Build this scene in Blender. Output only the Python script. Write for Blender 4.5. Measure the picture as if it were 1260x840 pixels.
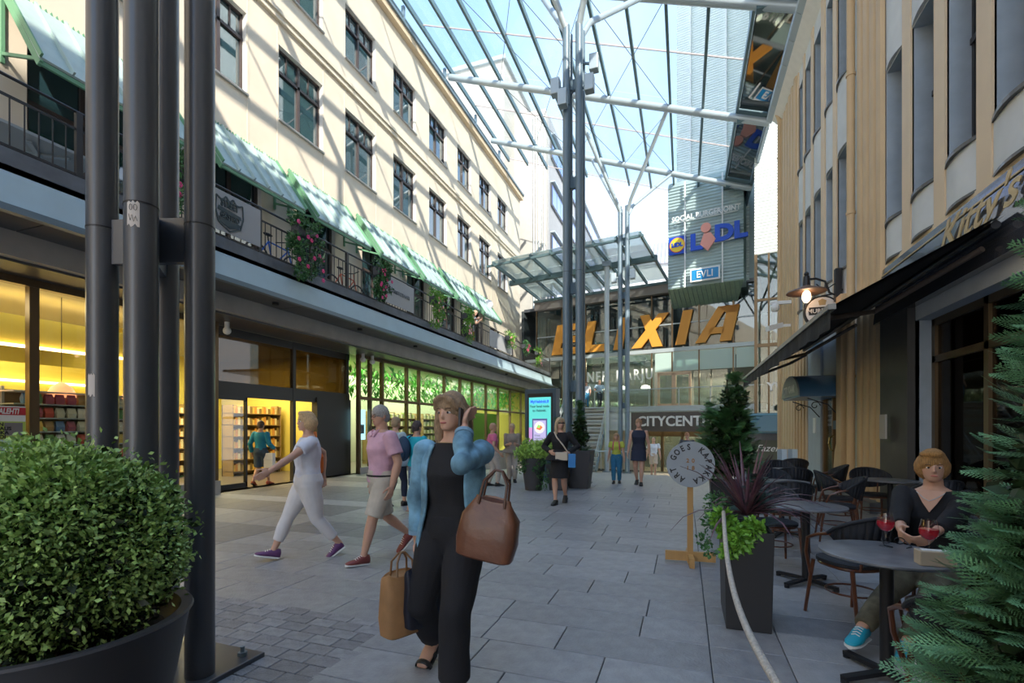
import bpy, bmesh, math, random
import numpy as np
from mathutils import Vector, Matrix, noise
random.seed(7)
R = math.radians
for o in list(bpy.data.objects): bpy.data.objects.remove(o)
sc = bpy.context.scene
C = sc.collection
# ---------------- camera, sky, sun, exposure ----------------
cam = bpy.data.objects.new('camera', bpy.data.cameras.new('camera')); C.objects.link(cam)
cam.data.sensor_width = 36; cam.data.lens = 17.143; cam.data.shift_y = 107/1260
cam.data.clip_end = 400; cam.data.clip_start = .05
cam.location = (0, 0, 1.47); cam.rotation_euler = (R(90), 0, math.atan(212/600))
sc.camera = cam
sc.view_settings.view_transform = 'Standard'; sc.view_settings.look = 'None'
sc.view_settings.gamma = 1; sc.view_settings.use_curve_mapping = False
sc.view_settings.exposure = 1.52
w = bpy.data.worlds.new('sky'); sc.world = w; w.use_nodes = True
nt = w.node_tree; nt.nodes.clear()
tc = nt.nodes.new('ShaderNodeTexCoord'); sx = nt.nodes.new('ShaderNodeSeparateXYZ')
nt.links.new(tc.outputs['Generated'], sx.inputs[0])
rp = nt.nodes.new('ShaderNodeValToRGB'); nt.links.new(sx.outputs[2], rp.inputs[0])
rp.color_ramp.elements[0].position = .2; rp.color_ramp.elements[0].color = (.78, .82, .86, 1)
rp.color_ramp.elements[1].position = .8; rp.color_ramp.elements[1].color = (.13, .23, .42, 1)
e_ = rp.color_ramp.elements.new(.46); e_.color = (.22, .34, .53, 1)
nz = nt.nodes.new('ShaderNodeTexNoise'); nz.inputs['Scale'].default_value = 2.2; nz.inputs['Detail'].default_value = 6
nt.links.new(tc.outputs['Generated'], nz.inputs['Vector'])
cr = nt.nodes.new('ShaderNodeValToRGB'); cr.color_ramp.elements[0].position = .5; cr.color_ramp.elements[1].position = .75
cr.color_ramp.elements[1].color = (.5, .5, .5, 1)
nt.links.new(nz.outputs[0], cr.inputs[0])
mx = nt.nodes.new('ShaderNodeMixRGB'); nt.links.new(cr.outputs[0], mx.inputs[0]); nt.links.new(rp.outputs[0], mx.inputs[1])
mx.inputs[2].default_value = (.42, .5, .6, 1)
bg = nt.nodes.new('ShaderNodeBackground'); bg.inputs[1].default_value = 1.3
nt.links.new(mx.outputs[0], bg.inputs[0])
wo = nt.nodes.new('ShaderNodeOutputWorld'); nt.links.new(bg.outputs[0], wo.inputs[0])
sd = bpy.data.lights.new('sun', 'SUN'); sd.energy = 2.75; sd.color = (1, .93, .82); sd.angle = R(.6)
sun = bpy.data.objects.new('sun', sd); C.objects.link(sun); sun.location = (20, -10, 30)
sun.rotation_euler = Vector((-1, 1.45, -1.1)).to_track_quat('-Z', 'Y').to_euler()

# ---------------- materials ----------------
MT = {}
def mat(name, col, rough=.6, metal=0, var=0, vs=6, bump=0, bs=40, spec=.5, emit=0, coat=0, stretch=None, trans=0, sub=0):
    if name in MT: return MT[name]
    m = bpy.data.materials.new(name); m.use_nodes = True; MT[name] = m
    n = m.node_tree.nodes; l = m.node_tree.links; b = n['Principled BSDF']
    b.inputs['Base Color'].default_value = (*col, 1); b.inputs['Roughness'].default_value = rough
    b.inputs['Metallic'].default_value = metal; b.inputs['Specular IOR Level'].default_value = spec
    if coat: b.inputs['Coat Weight'].default_value = coat
    if trans: b.inputs['Transmission Weight'].default_value = trans
    if sub: b.inputs['Subsurface Weight'].default_value = sub; b.inputs['Subsurface Radius'].default_value = (.02, .008, .004)
    if emit: b.inputs['Emission Color'].default_value = (*col, 1); b.inputs['Emission Strength'].default_value = emit
    vec = None
    if var or bump:
        t = n.new('ShaderNodeTexCoord'); vec = t.outputs['Object']
        if stretch:
            mp = n.new('ShaderNodeMapping'); mp.inputs['Scale'].default_value = stretch
            l.new(vec, mp.inputs[0]); vec = mp.outputs[0]
    if var:
        z = n.new('ShaderNodeTexNoise'); z.inputs['Scale'].default_value = vs; z.inputs['Detail'].default_value = 5
        l.new(vec, z.inputs['Vector'])
        r_ = n.new('ShaderNodeValToRGB'); l.new(z.outputs[0], r_.inputs[0])
        r_.color_ramp.elements[0].position = .3; r_.color_ramp.elements[1].position = .7
        r_.color_ramp.elements[0].color = (*[c*(1-var) for c in col], 1)
        r_.color_ramp.elements[1].color = (*[min(1, c*(1+var)) for c in col], 1)
        l.new(r_.outputs[0], b.inputs['Base Color'])
    if bump:
        z = n.new('ShaderNodeTexNoise'); z.inputs['Scale'].default_value = bs; z.inputs['Detail'].default_value = 4
        l.new(vec, z.inputs['Vector'])
        bp = n.new('ShaderNodeBump'); bp.inputs['Strength'].default_value = bump; bp.inputs['Distance'].default_value = .02
        l.new(z.outputs[0], bp.inputs['Height']); l.new(bp.outputs[0], b.inputs['Normal'])
    return m
def per_object(m, amt):      # small tint difference from piece to piece
    n = m.node_tree.nodes; l = m.node_tree.links; b = n['Principled BSDF']
    oi = n.new('ShaderNodeObjectInfo'); mr = n.new('ShaderNodeMapRange'); mr.inputs[3].default_value = 1-amt; mr.inputs[4].default_value = 1+amt
    l.new(oi.outputs['Random'], mr.inputs[0])
    hv = n.new('ShaderNodeHueSaturation'); l.new(mr.outputs[0], hv.inputs['Value'])
    src = b.inputs['Base Color'].links
    if src: l.new(src[0].from_socket, hv.inputs['Color'])
    else: hv.inputs['Color'].default_value = b.inputs['Base Color'].default_value
    l.new(hv.outputs[0], b.inputs['Base Color']); return m
def glass(name, tint=(1, 1, 1), refl=.12, rough=.02, diff=0):
    if name in MT: return MT[name]
    m = bpy.data.materials.new(name); m.use_nodes = True; MT[name] = m
    n = m.node_tree.nodes; l = m.node_tree.links; n.clear()
    tr = n.new('ShaderNodeBsdfTransparent'); tr.inputs[0].default_value = (*tint, 1)
    gl = n.new('ShaderNodeBsdfGlossy'); gl.inputs['Roughness'].default_value = rough
    fr = n.new('ShaderNodeLayerWeight'); fr.inputs[0].default_value = .12
    ma = n.new('ShaderNodeMath'); ma.operation = 'MULTIPLY_ADD'; ma.inputs[1].default_value = .35 if refl > .035 else .08; ma.inputs[2].default_value = refl; ma.use_clamp = True
    l.new(fr.outputs['Fresnel'], ma.inputs[0])
    mi = n.new('ShaderNodeMixShader'); l.new(ma.outputs[0], mi.inputs[0]); l.new(tr.outputs[0], mi.inputs[1]); l.new(gl.outputs[0], mi.inputs[2])
    last = mi
    if diff:
        df = n.new('ShaderNodeBsdfDiffuse'); df.inputs[0].default_value = (.8, .9, .9, 1)
        m2 = n.new('ShaderNodeMixShader'); m2.inputs[0].default_value = diff
        l.new(mi.outputs[0], m2.inputs[1]); l.new(df.outputs[0], m2.inputs[2]); last = m2
    o = n.new('ShaderNodeOutputMaterial'); l.new(last.outputs[0], o.inputs[0]); return m
def emis(name, col, s):
    return mat(name, col, .5, emit=s)
M = dict(
 plaster=mat('plaster_cream', (.70, .61, .48), .85, var=.05, vs=1.2, bump=.15, bs=90),
 plaster2=mat('plaster_reveal', (.86, .82, .74), .85, var=.03),
 ochre=mat('ochre_paint', (.58, .41, .23), .55, var=.05, vs=2),
 ochre_l=mat('ochre_light', (.70, .54, .36), .6, var=.04, vs=2),
 panelw=mat('white_render', (.62, .63, .62), .75, var=.05, vs=3),
 bluegrey=mat('blue_grey_paint', (.36, .42, .48), .6, var=.08, vs=4),
 darkframe=mat('dark_frame', (.03, .028, .028), .4),
 brownframe=mat('brown_frame', (.07, .05, .045), .45),
 bronze=mat('bronze_frame', (.16, .11, .06), .35, metal=.6),
 wood_l=mat('pinkish_timber', (.62, .42, .28), .5, var=.1, vs=8),
 steel_d=mat('dark_painted_steel', (.065, .07, .08), .32, var=.12, vs=2, spec=.6, coat=.15),
 steel_m=mat('grey_blue_steel', (.15, .21, .25), .35, spec=.6),
 steel_l=mat('light_grey_steel', (.42, .48, .50), .35, metal=.2),
 steel_g=mat('green_grey_steel', (.10, .16, .17), .4, metal=.1),
 fascia=mat('pale_blue_fascia', (.44, .57, .62), .45, var=.05, vs=2),
 slate=mat('slate_band', (.14, .15, .165), .6, var=.25, vs=3),
 concrete=mat('concrete_grey', (.42, .40, .37), .7, var=.12, vs=2, bump=.1, bs=25),
 soffit=mat('soffit_metal', (.12, .12, .125), .4, metal=.4, var=.1, vs=3),
 corr=mat('white_corrugated', (.74, .80, .78), .45, metal=.1),
 corrg=mat('grey_green_corrugated', (.40, .50, .50), .45, metal=.15),
 greensoff=mat('green_soffit', (.20, .29, .22), .5, var=.1),
 greenp=mat('green_paint', (.14, .32, .18), .5),
 awn=mat('awning_metal', (.42, .53, .50), .42, metal=.15, var=.06, vs=5),
 white=mat('white_paint', (.78, .78, .76), .5), black=mat('black_paint', (.012, .012, .014), .45),
 slab=per_object(mat('granite_slab', (.27, .272, .28), .42, var=.16, vs=9, bump=.25, bs=55, spec=.6), .13),
 slab_d=per_object(mat('dark_granite_slab', (.17, .175, .185), .45, var=.15, vs=9, bump=.25, bs=60), .12),
 slab_l=per_object(mat('light_granite_slab', (.36, .36, .36), .5, var=.12, vs=9, bump=.25, bs=60), .08),
 sett=per_object(mat('granite_sett', (.24, .24, .25), .55, var=.2, vs=14, bump=.5, bs=60), .2),
 grout=mat('joint_mortar', (.075, .075, .08), .9),
 wglass=mat('window_reflecting_glass', (.02, .05, .06), .03, spec=1.0, metal=0, coat=1),
 gclear=glass('clear_glass', (.92, .95, .93), .04), groof=glass('roof_glass', (.95, .975, .985), .01, .05, diff=.015),
 gtint=glass('tinted_glass', (.72, .80, .78), .12), gdark=glass('dark_glass', (.25, .22, .18), .05),
 mirror=mat('dark_mirror_panel', (.02, .03, .03), .03, spec=1, coat=1),
 orange=mat('orange_letter', (.75, .32, .04), .5), blue=mat('sign_blue', (.0, .07, .55), .4),
 lblue=mat('sign_light_blue', (.01, .25, .55), .4), red=mat('sign_red', (.75, .08, .05), .4), yellow=mat('sign_yellow', (.85, .6, .04), .4),
 gold=mat('gold_letter', (.52, .38, .19), .35, metal=.4),
)
# ---------------- mesh helpers ----------------
WL = {}          # where each parent stands while its parts are built
class MB:
    def __init__(s): s.v = []; s.f = []; s.mi = []; s.m = 0
    def face(s, pts):
        i = len(s.v); s.v += [tuple(p) for p in pts]; s.f.append(tuple(range(i, i+len(pts)))); s.mi.append(s.m)
    def mesh(s, vs, fs):
        i = len(s.v); s.v += [tuple(p) for p in vs]
        for f in fs: s.f.append(tuple(i+k for k in f)); s.mi.append(s.m)
        return s
    def box(s, x0, x1, y0, y1, z0, z1):
        x0, x1 = sorted((x0, x1)); y0, y1 = sorted((y0, y1)); z0, z1 = sorted((z0, z1))
        vs = [(x, y, z) for z in (z0, z1) for y in (y0, y1) for x in (x0, x1)]
        return s.mesh(vs, [(0, 2, 3, 1), (4, 5, 7, 6), (0, 1, 5, 4), (2, 6, 7, 3), (0, 4, 6, 2), (1, 3, 7, 5)])
    def bar(s, p, q, w, h=None, up=(0, 0, 1)):
        p = Vector(p); q = Vector(q); h = h or w; d = (q-p).normalized(); up = Vector(up)
        if abs(d.dot(up)) > .99: up = Vector((1, 0, 0))
        a = d.cross(up).normalized(); b = a.cross(d)
        vs = [c+a*(i*w/2)+b*(j*h/2) for c in (p, q) for j in (-1, 1) for i in (-1, 1)]
        return s.mesh(vs, [(0, 1, 3, 2), (4, 6, 7, 5), (0, 4, 5, 1), (2, 3, 7, 6), (0, 2, 6, 4), (1, 5, 7, 3)])
    def ring_loft(s, rings, caps=True, closed=False):
        n = len(rings[0]); i = len(s.v)
        for r in rings: s.v += [tuple(p) for p in r]
        m = len(rings)
        for k in range(m if closed else m-1):
            for j in range(n):
                a = i+k*n+j; b = i+k*n+(j+1) % n; k2 = (k+1) % m
                s.f.append((a, b, i+k2*n+(j+1) % n, i+k2*n+j)); s.mi.append(s.m)
        if caps and not closed:
            s.f.append(tuple(i+j for j in range(n))[::-1]); s.mi.append(s.m)
            s.f.append(tuple(i+(m-1)*n+j for j in range(n))); s.mi.append(s.m)
        return s
    def tube(s, pts, r, n=8, flat=1, side=None, closed=False):
        pts = [Vector(p) for p in pts]; rs = r if isinstance(r, (list, tuple)) else [r]*len(pts)
        rings = []; a = None; L = len(pts)
        for i, p in enumerate(pts):
            if closed: d = pts[(i+1) % L]-pts[i-1]
            else: d = pts[min(i+1, L-1)]-pts[max(i-1, 0)]
            if d.length < 1e-9: d = Vector((0, 0, 1))
            d.normalize()
            if a is None:
                a = Vector(side) if side else (Vector((0, 0, 1)) if abs(d.z) < .9 else Vector((1, 0, 0)))
            a = (a-d*a.dot(d)).normalized(); b = d.cross(a)
            rr = rs[i]; ra, rb = rr if isinstance(rr, (list, tuple)) else (rr, rr*flat)
            rings.append([p+a*(ra*math.cos(t))+b*(rb*math.sin(t)) for t in [2*math.pi*j/n for j in range(n)]])
        return s.ring_loft(rings, closed=closed)
    def cyl(s, x, y, z0, z1, r, n=16, r2=None):
        return s.tube([(x, y, z0), (x, y, z1)], [r, r2 or r], n)
    def lathe(s, prof, x=0, y=0, n=24):
        return s.ring_loft([[(x+r*math.cos(2*math.pi*j/n), y+r*math.sin(2*math.pi*j/n), z) for j in range(n)] for r, z in prof])
    def ball(s, c, r, n=10, m=6):
        r = r if isinstance(r, (tuple, list)) else (r, r, r)
        rings = []
        for k in range(m+1):
            t = math.pi*(k/m*.96+.02)
            rings.append([(c[0]+r[0]*math.sin(t)*math.cos(2*math.pi*j/n), c[1]+r[1]*math.sin(t)*math.sin(2*math.pi*j/n), c[2]-r[2]*math.cos(t)) for j in range(n)])
        return s.ring_loft(rings)
    def prism(s, poly, vec):      # poly: 3-D points, extruded along vec
        v = Vector(vec); n = len(poly); a = [Vector(p) for p in poly]
        return s.mesh(a+[p+v for p in a], [tuple(range(n))[::-1], tuple(range(n, 2*n))]+[(i, (i+1) % n, n+(i+1) % n, n+i) for i in range(n)])
    def build(s, name, m, parent=None, smooth=False, label=None, cat=None, group=None, kind=None, bevel=0, origin=None):
        v = np.array(s.v, dtype=np.float64).reshape(-1, 3)
        if parent is None and origin is None and not kind == 'structure' and len(v):
            lo, hi = v.min(0), v.max(0); origin = ((lo[0]+hi[0])/2, (lo[1]+hi[1])/2, lo[2])
        off = np.array(WL[parent.as_pointer()] if parent else (origin or (0, 0, 0)))
        v = v-off
        me = bpy.data.meshes.new(name); me.from_pydata(v.tolist(), [], s.f)
        ms = m if isinstance(m, (list, tuple)) else [m]
        for q in ms: me.materials.append(M[q] if isinstance(q, str) else q)
        if len(ms) > 1: me.polygons.foreach_set('material_index', s.mi)
        bm = bmesh.new(); bm.from_mesh(me); bmesh.ops.recalc_face_normals(bm, faces=bm.faces)
        if bevel:
            bmesh.ops.remove_doubles(bm, verts=bm.verts, dist=1e-5)
            bmesh.ops.bevel(bm, geom=[e for e in bm.edges if e.is_manifold and e.calc_face_angle(0) > .7], offset=bevel, segments=2, affect='EDGES', profile=.5, clamp_overlap=True)
        bm.to_mesh(me); bm.free()
        if smooth:
            me.polygons.foreach_set('use_smooth', [True]*len(me.polygons))
            if smooth != 2: me.set_sharp_from_angle(angle=R(40))
        o = bpy.data.objects.new(name, me); C.objects.link(o)
        if parent: o.parent = parent; WL[o.as_pointer()] = tuple(off)
        else: o.location = tuple(off); WL[o.as_pointer()] = tuple(off)
        tag(o, label, cat, group, kind)
        return o
def tag(o, label=None, cat=None, group=None, kind=None):
    if label: o['label'] = label
    if cat: o['category'] = cat
    if group: o['group'] = group
    if kind: o['kind'] = kind
    return o
def thing(name, label, cat, loc=(0, 0, 0), group=None):
    o = bpy.data.objects.new(name, None); C.objects.link(o); o.location = loc; o.empty_display_size = .1
    WL[o.as_pointer()] = tuple(loc); tag(o, label, cat, group); return o
def put(o, loc, rz=0):
    o.location = loc; o.rotation_euler = (0, 0, rz); return o
def dup(o, loc=None, rz=0, label=None, parent=None):
    kids = list(o.children)
    c = o.copy(); C.objects.link(c)
    if parent: c.parent = parent
    for k in kids: dup(k, parent=c)
    if loc is not None: c.location = loc; c.rotation_euler = (0, 0, rz)
    if label: c['label'] = label
    return c
def piece(src, parent, loc):          # a repeat of a part that shares its mesh
    c = src.copy(); C.objects.link(c); c.parent = parent; o = WL[parent.as_pointer()]
    c.location = (loc[0]-o[0], loc[1]-o[1], loc[2]-o[2]); return c
def textmesh(body, size, ext=.01, shear=0, align='CENTER', spacing=1, bold=0):
    cu = bpy.data.curves.new('lettering', 'FONT'); cu.body = body; cu.size = size; cu.extrude = ext; cu.shear = shear
    cu.align_x = align; cu.space_character = spacing; cu.offset = bold; cu.resolution_u = 3
    o = bpy.data.objects.new('lettering', cu); C.objects.link(o)
    dg = bpy.context.evaluated_depsgraph_get(); me = bpy.data.meshes.new_from_object(o.evaluated_get(dg))
    bpy.data.objects.remove(o); bpy.data.curves.remove(cu); return me
def text(body, size, origin, right, up, m, parent, ext=.01, shear=0, align='CENTER', spacing=1, bold=0, sx=1, name='lettering'):
    me = textmesh(body, size, ext, shear, align, spacing, bold)
    r = Vector(right).normalized(); u = Vector(up).normalized(); nn = r.cross(u)
    mt_ = Matrix((r*sx, u, nn)).transposed().to_4x4(); off = Vector(WL[parent.as_pointer()])
    me.transform(Matrix.Translation(Vector(origin)-off) @ mt_)
    me.materials.clear(); me.materials.append(M[m] if isinstance(m, str) else m)
    o = bpy.data.objects.new(name, me); C.objects.link(o); o.parent = parent; return o
UP = Vector((0, 0, 1))
# ---------------- the paved street ----------------
def gz(y): return 0 if y < 14 else -1.05*min(1, (y-14)/15)
fb = MB(); 
for a, b in ((-14, 14), (14, 29), (29, 60)):
    fb.face([(-14, a, gz(a)-.02), (14, a, gz(a)-.02), (14, b, gz(b)-.02), (-14, b, gz(b)-.02)])
fb.box(-14, 14, -14, 29, -1.6, -1.5)
floor = fb.build('floor', 'grout', kind='structure')
WL[floor.as_pointer()] = (0, 0, 0)
pav = []   # (x0,x1,y0,y1,kind)
rs = random.Random(3)
row = .395; gap = .006
y = 3.16-6*row
k = 0
while y < 14:
    k += 1
    # main field between the drain line and the terrace line
    x = -5.6 if y > 3.1 else -2.08
    mid = .16
    L = [x]
    while x < mid-.4:
        x += rs.choice([.53, .8, .8, 1.06]); L.append(min(x, mid) if mid-x > .3 else mid)
        if L[-1] == mid: break
    if L[-1] != mid: L.append(mid)
    L = sorted(set(L))
    for a, b in zip(L, L[1:]): pav.append((a, b, y, y+row, 'slab' if not (a < -4.3 and 5.4 < y < 6.2) else 'slab_d'))
    for a, b in ((.16, .62), (.62, 1.42), (1.42, 2.1), (2.1, 3.15)): pav.append((a, b, y, y+row, 'slab' if b < .7 else ('slab_l' if k % 3 else 'slab')))
    y += row
y = 3.16
band = ['slab_l', 'slab_d', 'slab_d', 'slab', 'slab_d']
k = 0
while y < 14:
    h = 1.0 if band[k % 5] != 'slab_l' else .55
    x = -10.3
    while x < -5.7:
        L = .95; pav.append((x, min(x+L, -5.6), y, y+h, band[k % 5])); x += L
    y += h; k += 1
def vis(a, b, y0, y1):
    cx, cy = (a+b)/2, (y0+y1)/2; d = -cx*-.333*-1+cy*.943 if False else (cx*-.333+cy*.943)
    if d < 1.2: return 0
    r = cx*.943+cy*.333; px = 630+600*r/d; py = 527+882/d
    if not (-80 < px < 1340 and py < 900): return 0
    return (y1-y0)*(b-a)*(600/d)**2*1.47/d
pav = [p for p in pav if vis(*p[:4]) > 0]
pav.sort(key=lambda p: -vis(*p[:4]))
meshes = {}
for i, (a, b, y0, y1, m) in enumerate(pav[:288]):
    key = (round(b-a, 3), round(y1-y0, 3), m)
    if key not in meshes:
        q = MB(); hx = (b-a)/2-gap/2; hy = (y1-y0)/2-gap/2; c = .004
        q.ring_loft([[(-hx, -hy, -.03), (hx, -hy, -.03), (hx, hy, -.03), (-hx, hy, -.03)], [(-hx, -hy, -c), (hx, -hy, -c), (hx, hy, -c), (-hx, hy, -c)], [(-hx+c, -hy+c, 0), (hx-c, -hy+c, 0), (hx-c, hy-c, 0), (-hx+c, hy-c, 0)]])
        meshes[key] = q.build('paving_slab', m, parent=floor)
        o = meshes[key]
    else: o = piece(meshes[key], floor, (0, 0, 0))
    o.location = ((a+b)/2, (y0+y1)/2, 0)
q = MB()
ids = {'slab': 0, 'slab_l': 1, 'slab_d': 2}
for a, b, y0, y1, m in pav[288:]:
    q.m = ids[m]; q.box(a+gap/2, b-gap/2, y0+gap/2, y1-gap/2, -.03, 0)
yy = 14.0; k = 0
while yy < 29:
    x = -10.3; k += 1; q.m = 1 if k % 2 else 0
    while x < 8:
        L = rs.choice([.8, 1.06, 1.3]); y1 = yy+.5
        q.mesh([(x+.004, yy+.004, gz(yy)), (x+L-.004, yy+.004, gz(yy)), (x+L-.004, y1-.004, gz(y1)), (x+.004, y1-.004, gz(y1))], [(0, 1, 2, 3)]); x += L
    yy += .5
q.box(3.15, 3.3, -5, 14, -.03, 0); q.box(-10.3, -2.1, -3, 1.0, -.03, 0); q.box(-2.1, 3.15, -3, .75, -.03, 0)
q.build('distant_paving', ['slab', 'slab_l', 'slab_d'], parent=floor, kind='stuff')
# small setts round the column foot
st = []
y = 1.2; k = 0
while y < 3.15:
    x = -7.2+(.06 if k % 2 else 0)
    while x < -2.1:
        st.append((x, y)); x += .215
    y += .125; k += 1
def seen(p): return vis(p[0], p[0]+.2, p[1], p[1]+.12)
st.sort(key=lambda p: -seen(p))
q = MB(); q.box(-.1055, .1055, -.0605, .0605, -.03, .0)
s0 = q.build('sett', 'sett', parent=floor, bevel=.006)
s0.location = (st[0][0]+.1, st[0][1]+.06, .002)
for x, y in st[1:230]:
    c = piece(s0, floor, (x+.1, y+.06, rs.uniform(-.001, .001)))
q = MB()
for x, y in st[230:]: q.box(x+.004, x+.208, y+.004, y+.12, -.03, 0)
q.build('sett_field', 'sett', parent=floor, kind='stuff')

# ---------------- cream office building on the left ----------------
XW = -10.6
win_lo = [(8.14, 9.53), (10.59, 12.33), (13.41, 15.08), (16.24, 17.9), (19.04, 20.7), (21.9, 23.5), (24.6, 26.3), (27.4, 29.1)]
win_near = [(5.3, 6.95), (2.5, 4.1)]
doors = [(5.04, 6.3), (8.61, 10.85), (11.25, 13.0), (14.4, 16.1), (17.3, 19.0), (20.3, 22.0), (23.3, 24.9)]
doors = [(5.1, 6.9), (8.3, 10.0), (11.25, 12.9), (14.3, 15.9), (17.2, 18.8), (20.2, 21.8), (23.2, 24.8)]
office = thing('office_building', 'cream plastered office building with rows of dark gridded windows above the terrace', 'building', (-10.6, 16, 0))
ops = [(a, b, 10.05, 12.12) for a, b in win_lo+win_near]+[(a, b, 13.78, 15.6) for a, b in win_lo+win_near]+[(a, b, 4.95, 8.1) for a, b in doors]
ops.append((26.2, 27.2, 5.9, 7.4))
def facade(x, y0, y1, z0, z1, ops, depth, m, sgn=-1):
    ys = sorted({y0, y1, *[o[0] for o in ops], *[o[1] for o in ops]}); zs = sorted({z0, z1, *[o[2] for o in ops], *[o[3] for o in ops]})
    q = MB()
    for a, b in zip(ys, ys[1:]):
        for c, d in zip(zs, zs[1:]):
            my, mz = (a+b)/2, (c+d)/2
            if any(o[0] < my < o[1] and o[2] < mz < o[3] for o in ops): continue
            q.face([(x, a, c), (x, b, c), (x, b, d), (x, a, d)])
    q.m = 1; X2 = x+sgn*depth
    for a, b, c, d in ops:
        q.face([(x, a, c), (X2, a, c), (X2, a, d), (x, a, d)]); q.face([(x, b, c), (X2, b, c), (X2, b, d), (x, b, d)])
        q.face([(x, a, d), (X2, a, d), (X2, b, d), (x, b, d)]); q.face([(x, a, c), (X2, a, c), (X2, b, c), (x, b, c)])
    return q
q = facade(XW, -3, 31.6, 3.9, 17.2, ops, .28, None)
q.m = 0
q.face([(XW, -3, 17.2), (XW-12, -3, 17.2), (XW-12, 31.6, 17.2), (XW, 31.6, 17.2)]); q.face([(XW, 31.6, 0), (XW-12, 31.6, 0), (XW-12, 31.6, 17.2), (XW, 31.6, 17.2)])
q.face([(XW, -3, 0), (XW-12, -3, 0), (XW-12, -3, 17.2), (XW, -3, 17.2)])
q.build('facade_wall', ['plaster', 'plaster2'], office)
q = MB(); q.box(XW, XW+.1, -3, 31.6, 12.72, 12.86); q.box(XW, XW+.16, -3, 31.6, 12.86, 12.96); q.build('string_course', 'plaster', office)
q = MB(); q.box(XW-.1, XW+.22, -3, 31.7, 17.05, 17.3); q.build('cornice', 'ochre_l', office)
q = MB(); q.box(XW-.2, XW+.3, -3, 31.7, 17.3, 17.42); q.box(XW-.15, XW+.05, -3, 31.7, 17.42, 17.7); q.build('gutter', 'steel_m', office)
# faint vertical joints in the render
q = MB()
for a, b in win_lo: q.box(XW-.005, XW+.012, b+.02, b+.06, 8.5, 12.7); q.box(XW-.005, XW+.012, a-.06, a-.02, 8.5, 12.7)
q.build('pilaster_strip', 'plaster', office)
def office_window(a, b, c, d, name='window'):
    X2 = XW-.2; q = MB(); t = .055
    q.box(X2, X2+.07, a, a+t, c, d); q.box(X2, X2+.07, b-t, b, c, d); q.box(X2, X2+.07, a, b, c, c+t); q.box(X2, X2+.07, a, b, d-t, d)
    m = (a+b)/2; zt = d-(d-c)*.31
    q.box(X2, X2+.08, m-.045, m+.045, c, d); q.box(X2, X2+.08, a, b, zt-.04, zt+.04)
    for h in (a+(m-a)/2, m+(b-m)/2): q.box(X2, X2+.05, h-.015, h+.015, zt, d)
    w_ = q.build(name, 'brownframe', office)
    for i, (p0, p1) in enumerate(((a+t, m-.045), (m+.045, b-t))):
        g = MB(); g.box(X2+.01, X2+.02, p0, p1, c+t, zt-.04); g.build('pane', 'wglass', w_)
        hm = (p0+p1)/2
        g = MB(); g.box(X2+.01, X2+.02, p0, hm-.01, zt+.04, d-t); g.build('pane', 'wglass', w_)
        g = MB(); g.box(X2+.01, X2+.02, hm+.01, p1, zt+.04, d-t); g.build('pane', 'wglass', w_)
    g = MB(); g.box(XW-.2, XW+.06, a-.03, b+.03, c-.05, c); g.build('window_sill', 'concrete', w_)
for a, b in win_lo+win_near:
    office_window(a, b, 10.05, 12.12); office_window(a, b, 13.78, 15.6)
office_window(26.2, 27.2, 5.9, 7.4)
for a, b in doors:      # glazed terrace doors under the awnings
    q = MB(); X2 = XW-.2
    for y_ in (a, (a+b)/2-.04, b-.08): q.box(X2, X2+.07, y_, y_+.08, 4.95, 8.1)
    for z_ in (4.95, 7.1, 8.02): q.box(X2, X2+.07, a, b, z_, z_+.08)
    w_ = q.build('terrace_door', 'brownframe', office)
    for y0, y1 in ((a+.08, (a+b)/2-.04), ((a+b)/2+.04, b-.08)):
        g = MB(); g.box(X2+.01, X2+.02, y0, y1, 5.03, 7.1); g.build('pane', 'wglass', w_)
        g = MB(); g.box(X2+.01, X2+.02, y0, y1, 7.18, 8.02); g.build('pane', 'wglass', w_)
# standing-seam awnings
def awning(a, b, label):
    t = thing('metal_awning', label, 'awning', (XW, (a+b)/2, 7.0), 'green metal awnings over the terrace doors')
    x0, z0, x1, z1 = XW+.02, 8.75, XW+1.05, 7.28
    q = MB(); q.prism([(x0, a, z0), (x0, b, z0), (x1, b, z1), (x1, a, z1)], (.02, 0, .03)); q.build('awning_sheet', 'awn', t)
    n = 7; src = None
    for i in range(n):
        y_ = a+(b-a)*i/(n-1)
        q = MB(); q.bar((x0+.03, y_, z0+.05), (x1+.05, y_, z1+.04), .03, .07); q.build('seam', 'awn' if 0 < i < n-1 else 'greenp', t)
    for y_ in (a+.02, b-.02):
        q = MB(); q.bar((x0, y_, z0-.06), (x1-.02, y_, z1-.06), .05, .1); q.bar((x0, y_, z0-.1), (x0, y_, z1+.2), .05, .05)
        q.bar((x0, y_, z1+.35), (x1-.05, y_, z1+.02), .04, .05); q.build('bracket', 'greenp', t)
    q = MB(); q.bar((x1-.03, a, z1-.04), (x1-.03, b, z1-.04), .05, .07); q.build('front_rail', 'greenp', t)
    q = MB()
    k = int((b-a)/.08)
    for i in range(k):
        y_ = a+(b-a)*i/k; q.prism([(x0-.02, y_, z0), (x0-.02, y_+.05, z0), (x0-.02, y_+.025, z0+.08)], (.05, 0, 0))
    q.build('toothed_edge', 'greenp', t, kind='stuff')
aw = ['nearest green awning, half hidden by the dark steel columns', 'grey looking shaded awning above the terrace beside the crest banner', 'third awning along the terrace, first one in full sun', 'awning above the second flower box in the row', 'awning above the blank grey banner on the terrace', 'awning over the bushiest mid-terrace flower box', 'farthest awning at the end of the terrace row']
for (a, b), s in zip(doors, aw): awning(a-.35, b+.45, s)
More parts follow.
